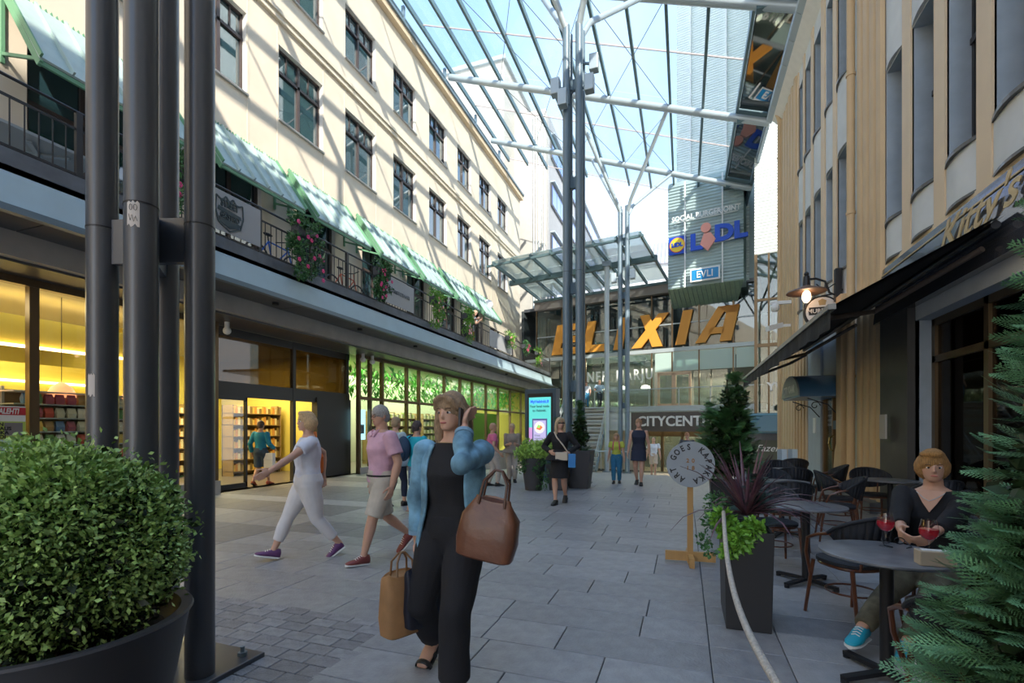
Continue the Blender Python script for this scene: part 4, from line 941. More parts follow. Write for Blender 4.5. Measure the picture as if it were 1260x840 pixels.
for a, b in zip([4.8]+beams[3:], beams[3:]+[YE]):      # dark mirror strip along the right edge
    q = MB(); q.prism([(2.08, a+.15, rz(2)-.02), (3.1, a+.15, rz(3.1)+.02), (3.1, b-.15, rz(3.1)+.02), (2.08, b-.15, rz(2)-.02)], (0, 0, .03)); q.build('mirror_strip_panel', 'mirror', gr_)
    q = MB(); q.box(2.0, 3.25, a-.1, a+.12, rz(2.6)-.3, rz(2.6)+.2); q.build('strip_frame', 'steel_g', gr_)
q = MB(); q.box(3.12, 3.24, 4, YE, rz(3.1)-.25, rz(3.1)+.3); q.build('edge_gutter', 'steel_m', gr_)
q = MB(); q.tube([(-10.95, -3, 18.45), (-10.95, YE, 18.45)], .06, 8); q.tube([(-10.9, -3, 18.0), (-10.9, YE, 18.0)], .04, 8)
for k_ in range(9): y_ = -1+k_*3.7; q.bar((-10.95, y_, 17.3), (-10.95, y_, 18.9), .12, .12)
q.build('edge_stand', 'steel_m', gr_)
def column(cx, cy, h, label, pts=None, r=.1):
    t = thing('steel_column', label, 'column', (cx, cy, gz(cy)), 'four pole steel columns that carry the glass roof')
    pts = pts or [(cx-.17, cy-.17), (cx+.17, cy-.17), (cx+.17, cy+.17), (cx-.17, cy+.17)]
    for x, y in pts:
        q = MB(); q.cyl(x, y, gz(cy)+.03, h, r, 20); q.build('pole', 'steel_d' if cy < 5 else 'steel_m', t, smooth=True)
        for z_ in ([2.65] if cy < 5 else [5.6]):
            q = MB(); q.cyl(x, y, z_-.004, z_+.004, r+.002, 20); q.build('weld_seam', 'black', t)
    cxx = sum(p[0] for p in pts)/4; cyy = sum(p[1] for p in pts)/4
    for z_ in (([2.57]) if cy < 5 else [2.6, 5.2, 8.0, 10.6]):
        q = MB()
        for a, b in ((0, 2), (1, 3)):
            q.bar((*pts[a], z_), (*pts[b], z_), .04, .26 if cy < 5 else .3)
        q.build('cross_plate', 'steel_d' if cy < 5 else 'steel_m', t)
    q = MB(); q.box(cxx-.42, cxx+.42, cyy-.42, cyy+.42, gz(cy)-.01, gz(cy)+.03); q.build('base_plate', 'steel_d', t, bevel=.005)
    for sx_ in (-1, 0, 1):
        for sy_ in (-1, 0, 1):
            if sx_ or sy_:
                q = MB(); x, y = cxx+sx_*.33, cyy+sy_*.33
                if all(math.hypot(x-p[0], y-p[1]) > r+.03 for p in pts):
                    q.cyl(x, y, gz(cy)+.03, gz(cy)+.055, .028, 6); q.cyl(x, y, gz(cy)+.055, gz(cy)+.09, .014, 8); q.build('bolt', 'steel_m', t)
    return t
c1 = column(-2.97, 2.02, 12, 'nearest dark four pole column beside the round boxwood planter', [(-3.263, 1.923), (-2.729, 1.793), (-2.679, 2.087), (-3.213, 2.259)], .0775)
c2 = column(-2.77, 12.8, 12.1, 'tall blue grey four pole column behind the display kiosk', r=.095)
c3 = column(-2.8, 24.4, 12.3, 'farthest slender four pole column before the mall entrance', r=.095)
for t, cy in ((c2, 12.8), (c3, 24.4), (c1, 2.02)):
    for sx_ in (-1, 1):
        for sy_ in (-1, 1):
            nx, ny = -2.77+sx_*2.1, cy+sy_*2.8
            q = MB(); q.tube([(-2.77+sx_*.17, cy+sy_*.17, 12.0), (-2.77+sx_*.35, cy+sy_*.4, 12.5), (nx, ny, rz(nx)-.35)], .085, 10); q.build('branch_arm', 'steel_l' if cy > 5 else 'steel_d', t, smooth=True)
fl = [(-.45, -.2, 10.3), (.45, -.2, 10.2), (.5, .2, 11.0), (-.2, -.45, 9.8)]
for i, (dx, dy, z_) in enumerate(fl):
    s = ['floodlight on the left of the middle column', 'floodlight on the right of the middle column, lower one', 'floodlight on the right of the middle column, upper one', 'lowest floodlight on the front of the middle column'][i]
    t = thing('floodlight', s, 'lamp', (-2.77+dx, 12.8+dy, z_), 'floodlights on the middle column'); q = MB(); q.box(-2.77+dx-.12, -2.77+dx+.12, 12.8+dy-.12, 12.8+dy+.12, z_, z_+.42); q.build('lamp_body', 'steel_l', t, bevel=.02)
    q = MB(); q.bar((-2.77+dx, 12.8+dy, z_+.2), (-2.77+dx*.35, 12.8+dy*.35, z_+.2), .05); q.build('bracket', 'steel_m', t)
for i, (dx, z_, s) in enumerate(((-.45, 8.6, 'small floodlight on the left of the farthest column'), (.45, 8.7, 'small floodlight on the right of the farthest column'))):
    t = thing('floodlight', s, 'lamp', (-2.8+dx, 24.2, z_)); q = MB(); q.box(-2.8+dx-.12, -2.8+dx+.12, 24.05, 24.3, z_, z_+.45); q.build('lamp_body', 'steel_l', t, bevel=.02); q = MB(); q.bar((-2.8+dx, 24.2, z_+.2), (-2.8+dx*.4, 24.25, z_+.2), .05); q.build('bracket', 'steel_m', t)
# stickers on the near column
def sticker(ang, cx, cy, z0, h, w_, label):
    t = thing('sticker', label, 'sticker', (cx, cy, z0)); q = MB(); n = 6; rr = .0775+.0015
    for i in range(n):
        a0 = ang-w_/2+w_*i/n; a1 = ang-w_/2+w_*(i+1)/n
        P0 = lambda a, z: (cx+rr*math.cos(a), cy+rr*math.sin(a), z)
        q.face([P0(a0, z0+.01*math.sin(i*2)), P0(a1, z0+.01*math.sin(i*2+2)), P0(a1, z0+h-.012*(i % 2)), P0(a0, z0+h-.012*((i+1) % 2))])
    q.build('sticker_sheet', mat('sticker_cream', (.62, .56, .50), .7), t); return P0
P0 = sticker(R(-60), -2.729, 1.793, 2.52, .13, .75, 'torn cream sticker')
bpy.data.objects['sticker']['label'] = 'torn cream sticker with black scribbles high on the second dark pole'
q = MB(); rr = .081
def ac(a, z): return (-2.729+rr*math.cos(a), 1.793+rr*math.sin(a), z)
for da in (-.12, .14): q.tube([ac(R(-60)+da+.09*math.cos(t), 2.615+.016*math.sin(t)) for t in [i*.8 for i in range(9)]], .0012, 4)
q.tube([ac(R(-60)+da, z) for da, z in ((-.25, 2.58), (-.15, 2.545), (-.05, 2.575), (.05, 2.54), (.15, 2.57), (.25, 2.545))], .0012, 4)
q.build('scribble', 'black', bpy.data.objects['sticker'])
P0 = sticker(R(-70), -3.263, 1.923, 1.66, .13, .5, 'torn pale star shaped sticker on the leftmost dark pole')
# ---------------- plants ----------------
def leaves(centres, rad, n, size, m, parent, name='foliage', seed=1, shell=.75, squash=1.0, fold=.35, top_bias=0):
    """a crown of small folded leaves scattered over lumpy spheres"""
    r_ = np.random.default_rng(seed); V = []; 
    cs = np.array(centres, float); rd = np.array(rad, float)
    pick = r_.choice(len(cs), n, p=rd**2/np.sum(rd**2))
    d = r_.normal(size=(n, 3)); d /= np.linalg.norm(d, axis=1)[:, None]
    rr = rd[pick]*(shell+(1-shell)*r_.random(n)**.5)*(1+.08*r_.normal(size=n))
    p = cs[pick]+d*rr[:, None]*np.array([1, 1, squash])
    if top_bias: pass
    u = d+.9*r_.normal(size=(n, 3)); u /= np.linalg.norm(u, axis=1)[:, None]
    w_ = np.cross(u, r_.normal(size=(n, 3))); w_ /= np.linalg.norm(w_, axis=1)[:, None]; k = np.cross(u, w_)
    s = size*(.7+.6*r_.random(n))[:, None]
    a = p; b = p+u*s*.5+w_*s*.28+k*s*fold*.2; c = p+u*s; e = p+u*s*.5-w_*s*.28+k*s*fold*.2
    V = np.stack([a, b, c, e], 1).reshape(-1, 3)
    off = np.array(WL[parent.as_pointer()]); V = V-off
    me = bpy.data.meshes.new(name); me.vertices.add(4*n); me.vertices.foreach_set('co', V.ravel())
    me.loops.add(4*n); me.loops.foreach_set('vertex_index', np.arange(4*n)); me.polygons.add(n)
    me.polygons.foreach_set('loop_start', np.arange(0, 4*n, 4)); me.polygons.foreach_set('loop_total', np.full(n, 4)); me.update(calc_edges=True)
    me.materials.append(m); o = bpy.data.objects.new(name, me); C.objects.link(o); o.parent = parent; o['kind'] = 'stuff'; return o
def frond():
    """one flat feathery conifer spray, 1 unit long along +x"""
    V = []; F = []
    def dia(p, d, L, w_):
        d = d.normalized(); s = d.cross(Vector((0, 0, 1))).normalized(); i = len(V)
        V.extend([p, p+d*L*.5+s*w_, p+d*L, p+d*L*.5-s*w_]); F.append((i, i+1, i+2, i+3))
    for k in range(11):
        t = k/11; p = Vector((t, 0, -.12*t*t)); dia(p, Vector((1, 0, -.1)), .13, .018)
        for s_ in (-1, 1):
            L = (.42*(1-t)+.08)*(.5+min(1, t*4)*.5); d = Vector((.72, s_*.7, -.08)).normalized()
            m_ = max(2, int(L/.07))
            for j in range(m_):
                q = p+d*(L*j/m_); dia(q, d, L/m_*1.3, .016)
                if j > 0:
                    for s2 in (-1, 1): dia(q, (d+Vector((.25*s2*-s_*s_, .75*s2, 0))).normalized(), .07*(1-j/m_*.5), .013)
    return np.array(V), np.array(F)
FV, FF = frond()
def conifer(name_parent, axis, z0, z1, rfun, n, size, m, seed=1, droop=.1, name='foliage', cull=None):
    r_ = np.random.default_rng(seed); off = np.array(WL[name_parent.as_pointer()]); VV = []; NF = 0; FFs = []
    for i in range(n):
        t = r_.random()**1.0; z = z0+(z1-z0)*t; a = r_.random()*6.283; rr = rfun(t)*(1.0-.45*r_.random()**2)
        out = np.array([math.cos(a), math.sin(a), .28-droop+.25*r_.normal()]); out /= np.linalg.norm(out)
        L = size*(.7+.6*r_.random()); tip = np.array([axis[0]+math.cos(a)*rr, axis[1]+math.sin(a)*rr, z])
        side = np.cross(out, [0, 0, 1])+.35*r_.normal(size=3); side -= out*side.dot(out); side /= np.linalg.norm(side); up = np.cross(out, side)
        v = (tip-out*L)+(FV[:, 0:1]*out+FV[:, 1:2]*side+FV[:, 2:3]*up)*L
        VV.append(v); FFs.append(FF+NF); NF += len(FV)
    V = np.concatenate(VV)-off; F = np.concatenate(FFs); me = bpy.data.meshes.new(name); nf = len(F)
    me.vertices.add(len(V)); me.vertices.foreach_set('co', V.ravel()); me.loops.add(4*nf); me.loops.foreach_set('vertex_index', F.ravel()); me.polygons.add(nf)
    me.polygons.foreach_set('loop_start', np.arange(0, 4*nf, 4)); me.polygons.foreach_set('loop_total', np.full(nf, 4)); me.update(calc_edges=True)
    me.materials.append(m); o = bpy.data.objects.new(name, me); C.objects.link(o); o.parent = name_parent; o['kind'] = 'stuff'; return o
def leafmat(name, col, var=.45, vs=25, rough=.45):
    m = mat(name, col, rough, var=var, vs=vs, spec=.4); b = m.node_tree.nodes['Principled BSDF']; b.inputs['Transmission Weight'].default_value = 0; return m
LB = leafmat('boxwood_leaf', (.30, .46, .13)); LD = leafmat('conifer_leaf', (.05, .16, .07), .5, 9); LJ = leafmat('cypress_leaf', (.14, .30, .14), .4, 10)
LC = leafmat('dark_conifer_leaf', (.08, .20, .07), .5, 8); LG = leafmat('bright_leaf', (.16, .36, .04), .4, 20); LV = leafmat('ivy_leaf', (.06, .16, .05), .4, 20); LH = leafmat('hydrangea_leaf', (.35, .55, .12), .35, 18)
soil = mat('soil', (.05, .035, .025), .95, bump=.6, bs=60); darkpot = mat('anthracite_pot', (.055, .055, .06), .5, var=.06, vs=3); bpot = mat('black_pot', (.018, .018, .02), .45)
# boxwood in the round pot
bx = thing('potted_boxwood', 'clipped round boxwood bush in a large round grey pot at the left edge', 'plant', (-2.30, 1.20, 0))
q = MB(); q.lathe([(.27, 0), (.31, .1), (.385, .45), (.43, .69), (.445, .715), (.44, .725), (.40, .72), (.385, .68), (.3, .60)], -2.30, 1.20, 64); q.build('pot', darkpot, bx, smooth=True)
q = MB(); q.cyl(-2.30, 1.20, .58, .64, .395, 32); q.build('soil', soil, bx)
rq = random.Random(4); cs = [(-2.30, 1.22, 1.0)]; rd = [.40]
for i in range(26):
    a = rq.uniform(0, 6.28); e = rq.uniform(-.5, 1.3); rr = .27; cs.append((-2.30+rr*math.cos(a)*math.cos(e), 1.22+rr*math.sin(a)*math.cos(e), 1.0+.27*math.sin(e))); rd.append(rq.uniform(.13, .19))
leaves(cs, rd, 46000, .023, LB, bx, seed=2, shell=.8)
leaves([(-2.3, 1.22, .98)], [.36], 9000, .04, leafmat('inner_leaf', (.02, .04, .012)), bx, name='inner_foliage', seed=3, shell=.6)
q = MB()
for i in range(40):
    a = rq.uniform(0, 6.28); e = rq.uniform(.1, 1.3); q.tube([(-2.3, 1.22, .62), (-2.3+.12*math.cos(a), 1.22+.12*math.sin(a), .8), (-2.3+.33*math.cos(a)*math.cos(e), 1.22+.33*math.sin(a)*math.cos(e), 1.0+.3*math.sin(e))], [.008, .006, .003], 5)
q.build('branches', mat('bark', (.10, .07, .05), .9), bx, kind='stuff')
# near conifer on the right
cn = thing('potted_cypress', 'large feathery cypress in a planter at the right frame edge by the near table', 'plant', (1.3, 2.1, 0))
q = MB(); q.ring_loft([[(1.3+sx_*w_, 2.1+sy_*w_, z_) for sx_, sy_ in ((-1, -1), (1, -1), (1, 1), (-1, 1))] for w_, z_ in ((.17, 0), (.2, .5), (.18, .5), (.17, .44))]); q.build('pot', bpot, cn)
q = MB(); q.tube([(1.3, 2.1, .44), (1.31, 2.11, 1.4), (1.3, 2.1, 2.4)], [.03, .02, .006], 8); q.build('trunk', MT['bark'], cn)
conifer(cn, (1.3, 2.12), .45, 1.22, lambda t: .62-.25*t, 1100, .17, LJ, seed=5)
conifer(cn, (1.32, 2.12), 1.05, 2.45, lambda t: .43-.22*t, 560, .15, LJ, seed=6, name='upper_foliage')
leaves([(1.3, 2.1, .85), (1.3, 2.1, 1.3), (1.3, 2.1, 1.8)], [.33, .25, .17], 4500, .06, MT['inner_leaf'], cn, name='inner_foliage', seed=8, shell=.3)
# square planter with spiky dracaena
pl = thing('square_planter', 'tall black square planter with purple spiky leaves and bright trailing leaves', 'planter', (.44, 4.18, 0))
q = MB(); q.ring_loft([[(.44+sx_*a, 4.18+sy_*b, z_) for sx_, sy_ in ((-1, -1), (1, -1), (1, 1), (-1, 1))] for a, b, z_ in ((.15, .28, 0), (.165, .30, .72), (.145, .28, .72), (.14, .27, .66))]); q.build('pot', bpot, pl, bevel=.004)
q = MB(); q.box(.3, .58, 3.92, 4.44, .62, .67); q.build('soil', soil, pl)
sp = mat('purple_spike', (.10, .045, .06), .4, var=.4, vs=10)
for i in range(58):
    a = rq.uniform(0, 6.28); e = rq.uniform(.25, 1.35); L = rq.uniform(.38, .62); q = MB(); pts = []
    for k_ in range(6):
        t = k_/5; ee = e-.45*t*t*(1.4-e); pts.append((.45+L*t*math.cos(a)*math.cos(ee), 4.15+L*t*math.sin(a)*math.cos(ee), .80+L*t*math.sin(ee)))
    q.tube(pts, [(.004, .012), (.005, .014), (.005, .014), (.004, .012), (.003, .008), (.001, .002)], 4, side=(-math.sin(e)*math.cos(a), -math.sin(e)*math.sin(a), math.cos(e))); q.build('spike_leaf', sp, pl)
leaves([(.33, 3.92, .72), (.38, 3.88, .66), (.27, 3.95, .80), (.47, 3.92, .74), (.3, 3.86, .58)], [.08, .08, .07, .07, .05], 1300, .045, LG, pl, seed=12, shell=.3)
leaves([(.25, 4.3, .85), (.28, 4.1, .75), (.2, 4.2, .72), (.14, 4.0, .62), (.18, 3.9, .55)], [.1, .09, .06, .05, .04], 700, .035, LV, pl, name='ivy', seed=13, shell=.2)
conifer(pl, (.52, 4.2), .72, 1.12, lambda t: .22-.12*t, 110, .13, leafmat('juniper_leaf', (.03, .08, .06), .4), seed=14, name='juniper_foliage')
# dark conifer further back
pc_ = thing('potted_conifer', 'dark two pronged conifer in a black planter behind the round sign', 'plant', (.6, 7.9, 0))
q = MB(); q.ring_loft([[(.6+sx_*a, 7.9+sy_*a, z_) for sx_, sy_ in ((-1, -1), (1, -1), (1, 1), (-1, 1))] for a, z_ in ((.2, 0), (.24, .7), (.22, .7), (.2, .62))]); q.build('pot', bpot, pc_)
q = MB(); q.tube([(.6, 7.9, .6), (.6, 7.9, 2.2)], [.04, .01], 8); q.build('trunk', MT['bark'], pc_)
conifer(pc_, (.6, 7.9), .75, 1.75, lambda t: .58-.18*t, 420, .24, LC, seed=15)
conifer(pc_, (.70, 7.9), 1.5, 2.28, lambda t: .36-.20*t, 200, .2, LC, seed=16, name='tall_tip_foliage')
conifer(pc_, (.36, 7.9), 1.4, 1.92, lambda t: .24-.14*t, 80, .18, LC, seed=17, name='short_tip_foliage')
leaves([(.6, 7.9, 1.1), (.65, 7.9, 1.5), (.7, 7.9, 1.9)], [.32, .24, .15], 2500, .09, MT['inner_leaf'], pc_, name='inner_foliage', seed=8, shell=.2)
# the tapered planters beside the kiosk
def tall_planter(x, y, pw, ph, tz, tr, label, seed):
    t = thing('potted_thuja', label, 'plant', (x, y, 0)); q = MB()
    q.ring_loft([[(x+sx_*a, y+sy_*a, z_) for sx_, sy_ in ((-1, -1), (1, -1), (1, 1), (-1, 1))] for a, z_ in ((pw*.72, 0), (pw, ph), (pw-.03, ph), (pw-.04, ph-.06))]); q.build('pot', darkpot, t, bevel=.008)
    q = MB(); q.tube([(x, y, ph-.06), (x, y, tz-.1)], [.03, .01], 6); q.build('trunk', MT['bark'], t)
    conifer(t, (x, y), ph, tz, lambda t_: tr*(1-t_)**.7+.04, 260, .2, leafmat('thuja_leaf', (.05, .16, .05), .4), seed=seed)
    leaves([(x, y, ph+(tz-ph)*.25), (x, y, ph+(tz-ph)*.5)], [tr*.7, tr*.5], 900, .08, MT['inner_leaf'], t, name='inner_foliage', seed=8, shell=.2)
tall_planter(-2.45, 12.0, .32, .93, 2.2, .30, 'tall pointed thuja in a high tapered grey planter right of the kiosk', 21)
tall_planter(-2.85, 11.45, .26, .62, 1.75, .27, 'shorter bushy thuja in a tapered planter behind the woman in black', 22)
hp = thing('potted_hydrangea', 'pale green hydrangea with trailing ivy in a dark tapered pot before the kiosk', 'plant', (-3.41, 11.2, 0))
q = MB(); q.lathe([(.2, 0), (.3, .74), (.31, .77), (.28, .77), (.27, .7)], -3.41, 11.2, 28); q.build('pot', darkpot, hp, smooth=True)
hc = [(-3.41+rq.uniform(-.35, .35), 11.2+rq.uniform(-.3, .3), .95+rq.uniform(-.08, .15)) for i in range(16)]
leaves(hc, [.13]*16, 3200, .07, LH, hp, seed=23, shell=.7)
ic = [(-3.2+rq.uniform(-.1, .15), 10.95+rq.uniform(-.1, .2), .75-i*.05) for i in range(15)]+[(-3.6+rq.uniform(-.1, .1), 10.95, .75-i*.04) for i in range(8)]
leaves(ic, [.07]*len(ic), 900, .05, LV, hp, name='ivy', seed=24, shell=.2)
# flower boxes on the terrace railing
def flowerbox(y, w_, h, n, fl, label, seed):
    t = thing('flower_box', label, 'flower box', (XF+.02, y, 5.75)); x = XF+.06
    q = MB(); q.box(x-.1, x+.1, y-.3, y+.3, 5.78, 6.0); q.build('trough', darkpot, t); r2 = random.Random(seed)
    cs = [(x+.06+r2.uniform(-.06, .1), y+r2.uniform(-.3, .3)*w_, 6.05-h*k_/14*r2.uniform(.7, 1.2)) for k_ in range(15)]+[(x, y+r2.uniform(-.35, .35), 6.12) for _ in range(4)]
    leaves(cs, [.14]*len(cs), n, .075, LV if fl != 'pale' else LG, t, seed=seed, shell=.3)
    fm = mat('pink_flower', (.75, .06, .22), .5) if fl != 'pale' else mat('pale_pink_flower', (.85, .35, .35), .5)
    for _ in range(12 if fl else 0):
        q = MB(); c = (x+.2, y+r2.uniform(-.35, .35)*w_, 6.0-h*r2.random()); n5 = 5
        for j in range(n5): a = j*1.2566; q.ball((c[0], c[1]+.03*math.cos(a), c[2]+.03*math.sin(a)), (.012, .024, .024), 6, 4)
        q.build('flower', fm, t)
flowerbox(6.0, .8, 1.0, 900, 'x', 'flower box seen between the near dark steel columns', 31)
flowerbox(8.88, 1.2, 1.25, 1900, 'x', 'largest trailing flower box with pink flowers beside the bicycles', 32)
flowerbox(11.9, 1.0, 1.0, 1500, 'x', 'second pink flower box left of the lettered grey banner', 33)
flowerbox(15.1, 1.0, .9, 1300, 'pale', 'bushy pale green flower box right of the lettered banner', 34)
flowerbox(17.7, 1.0, .9, 1200, 'pale', 'flower box with pale pink flowers before the leaning man', 35)
flowerbox(22.6, .9, .5, 800, 'pale', 'small green flower box past the leaning man', 36)
flowerbox(25.2, .8, .5, 700, 'x', 'small flower box second from the terrace end', 37)
flowerbox(27.6, .9, .8, 800, 'pale', 'last trailing flower box at the terrace end', 38)
# bicycles, table and globe lamp on the terrace
def bicycle(y, label, col):
    t = thing('bicycle', label, 'bicycle', (-8.85, y, 4.9)); x = -8.85; z = 4.9+.34
    for yy in (y-.53, y+.53):
        q = MB(); q.tube([(x, yy+.325*math.cos(a), z+.325*math.sin(a)) for a in [k_*math.pi/14 for k_ in range(28)]], .02, 6, closed=True)
        for k_ in range(10): a = k_*math.pi/5; q.tube([(x, yy, z), (x, yy+.31*math.cos(a), z+.31*math.sin(a))], .003, 4)
        q.build('wheel', 'black', t)
    q = MB(); A, B, C_, D_, E_ = (x, y-.53, z), (x, y-.08, z-.05), (x, y-.2, z+.45), (x, y+.38, z+.42), (x, y+.53, z)
    for a, b in ((A, B), (A, C_), (B, C_), (B, D_), (C_, D_), (D_, E_)): q.tube([a, b], .018, 6)
    q.tube([D_, (x, y+.36, z+.6)], .015, 6); q.build('frame', mat('bike_'+col, {'blue': (.02, .12, .5), 'red': (.6, .12, .05)}[col], .35), t)
    q = MB(); q.tube([(x-.25, y+.25, z+.62), (x, y+.36, z+.62), (x+.25, y+.25, z+.62)], .013, 6); q.build('handlebar', 'black', t)
    q = MB(); q.tube([(x, y-.2, z+.45), (x, y-.22, z+.58)], .013, 6); q.ball((x, y-.22, z+.6), (.06, .13, .03)); q.build('saddle', 'black', t)
bicycle(8.75, 'blue bicycle parked behind the railing right of the crest banner', 'blue'); bicycle(11.2, 'red bicycle parked between the first two flower boxes', 'red')
tt = thing('terrace_table', 'rectangular pale table seen from below at the left frame edge', 'table', (-9.1, 4.6, 4.9))
q = MB(); q.box(-9.75, -8.7, 3.9, 5.15, 5.62, 5.66); q.build('table_top', mat('pale_table', (.35, .38, .38), .5), tt); q = MB(); q.cyl(-9.2, 4.55, 4.9, 5.6, .05); q.bar((-9.5, 4.3, 5.6), (-8.9, 4.8, 5.6), .06, .03); q.bar((-9.5, 4.8, 5.6), (-8.9, 4.3, 5.6), .06, .03); q.cyl(-9.2, 4.55, 4.9, 4.93, .25); q.build('pedestal', 'steel_l', tt)
tt = thing('wall_globe_lamp', 'white globe lamp on the cream wall above the far terrace end', 'lamp', (-10.4, 25.2, 7.6)); q = MB(); q.ball((-10.25, 25.0, 8.3), .3, 16, 10); q.build('globe', 'white', tt, smooth=True); q = MB(); q.bar((-10.6, 25, 8.3), (-10.4, 25, 8.3), .06); q.build('bracket', 'steel_l', tt)

# ---------------- street furniture ----------------
ki = thing('display_kiosk', 'dark blue display kiosk with a turquoise lit advert screen', 'kiosk', (0, 0, 0))
q = MB(); q.box(-.5, .5, -.13, .13, 0, 2.6); q.build('kiosk_body', mat('kiosk_blue', (.035, .075, .11), .4), ki, bevel=.01)
q = MB(); q.box(-.40, .40, -.14, -.13, .95, 2.47); q.build('screen_bezel', 'black', ki)
q = MB(); q.box(-.35, .35, -.15, -.14, .98, 2.36)
scr = q.build('screen', emis('screen_turquoise', (.10, .55, .50), .38), ki)
def kb(nm, x0, x1, z0, z1, m, k_): q = MB(); q.box(x0, x1, -.15-.003*k_, -.149, z0, z1); return q.build(nm, m, scr)
kb('screen_panel', -.35, -.22, .98, 1.5, emis('scr_pink', (.6, .3, .6), .3), 1); kb('phone_picture', -.24, .24, .98, 1.75, emis('scr_navy', (.05, .06, .15), .6), 2); kb('phone_face', -.2, .2, .98, 1.7, emis('scr_lilac', (.5, .45, .7), .3), 3)
q = MB(); q.tube([(0, -.16, 1.5), (0, -.164, 1.5)], .17, 20, side=(0, 0, 1)); q.build('plate_picture', emis('scr_white', (.8, .78, .75), .3), scr)
q = MB(); q.prism([(-.1, -.166, 1.46), (.02, -.166, 1.42), (.1, -.166, 1.5), (.04, -.166, 1.56), (-.06, -.166, 1.55)], (0, -.002, 0)); q.build('food_picture', emis('scr_red', (.8, .2, .08), .3), scr)
q = MB(); q.prism([(-.08, -.169, 1.5), (.0, -.169, 1.48), (.03, -.169, 1.55), (-.04, -.169, 1.58)], (0, -.002, 0)); q.build('salad_picture', emis('scr_green', (.2, .55, .1), .6), scr)
def kt(s, size, z, m, **k): return text(s, size, (0, -.17, z), (1, 0, 0), UP, m, ki, ext=.001, **k)
kt('MyHelsinki.fi', .115, 2.2, emis('scr_blue', (.02, .08, .8), .8), bold=.005); kt('Your local guide', .095, 2.07, mat('scr_dark', (.02, .16, .18), .5), bold=.002); kt('to Helsinki.', .095, 1.95, MT['scr_dark'], bold=.002)
for i, s in enumerate(('30 best', 'restaurants', 'in Helsinki')): text(s, .065, (-.17, -.17, 1.25-.08*i), (1, 0, 0), UP, MT['scr_dark'], ki, ext=.001, align='LEFT')
put(ki, (-3.85, 13.5, 0), R(-12))
ds = thing('round_sign_stand', 'round grey wooden sign lettered in a ring on a slim timber post', 'sign', (0, 0, 0))
wo_ = mat('sign_timber', (.48, .27, .09), .5, var=.15, vs=8, stretch=(1, 1, .2))
q = MB(); q.box(-.03, .03, -.02, .02, 0, 1.05); q.build('post', wo_, ds)
q = MB(); q.box(-.26, .26, -.022, .022, .02, .12); q.box(-.025, .025, -.25, .25, .0, .1); q.build('cross_foot', wo_, ds)
q = MB(); q.tube([(0, -.045, 1.08), (0, -.025, 1.08)], .25, 48, side=(0, 0, 1)); q.build('disc', mat('sign_grey', (.30, .33, .35), .6, var=.05), ds)
word = 'ART GOES KAPAKKA '
n = len(word)
for i, ch in enumerate(word):
    if ch == ' ': continue
    a = R(-118)-2*math.pi*i/n*.99
    ctr = Vector((math.cos(a), 0, math.sin(a))); rt = Vector((math.sin(a), 0, -math.cos(a)))
    text(ch, .088, tuple(Vector((0, -.047, 1.08))+ctr*.160), rt, ctr, 'black', ds, ext=.001, bold=.003, sx=.8)
[text(c_, .06, (x_, -.047, z_), (1, 0, 0), UP, mat('tan_print', (.30, .15, .05), .6), ds, ext=.001, bold=.002) for c_, x_, z_ in (('2', -.028, 1.1), ('0', .028, 1.1), ('1', -.028, 1.02), ('8', .028, 1.02))]
put(ds, (.06, 5.7, 0), R(4))
ro = thing('barrier_rope', 'thick pale rope swagged from the square planter toward the viewer', 'rope', (.25, 2.5, .7))
pts = [(.27-.05*math.sin(math.pi*t), 3.87-2.9*t, .86+.02*t-.17*math.sin(math.pi*t*.95)) for t in [i/24 for i in range(25)]]
q = MB(); q.tube(pts, .0135, 10)
q.build('rope', mat('rope_fibre', (.55, .50, .43), .85, var=.2, vs=60, bump=.6, bs=120), ro, smooth=True)
q = MB(); q.tube([(.27, 3.87, .86), (.27, 3.89, .9), (.29, 3.91, .88)], .006, 6); q.build('hook', 'steel_d', ro)
stn = thing('rope_post', 'dark post that holds the near end of the rope, below the frame', 'post', (.27, .95, 0)); q = MB(); q.cyl(.27, .93, 0, .9, .02, 12); q.build('pole', 'steel_d', stn); q = MB(); q.cyl(.27, .93, 0, .02, .14, 24); q.build('foot', 'steel_d', stn)
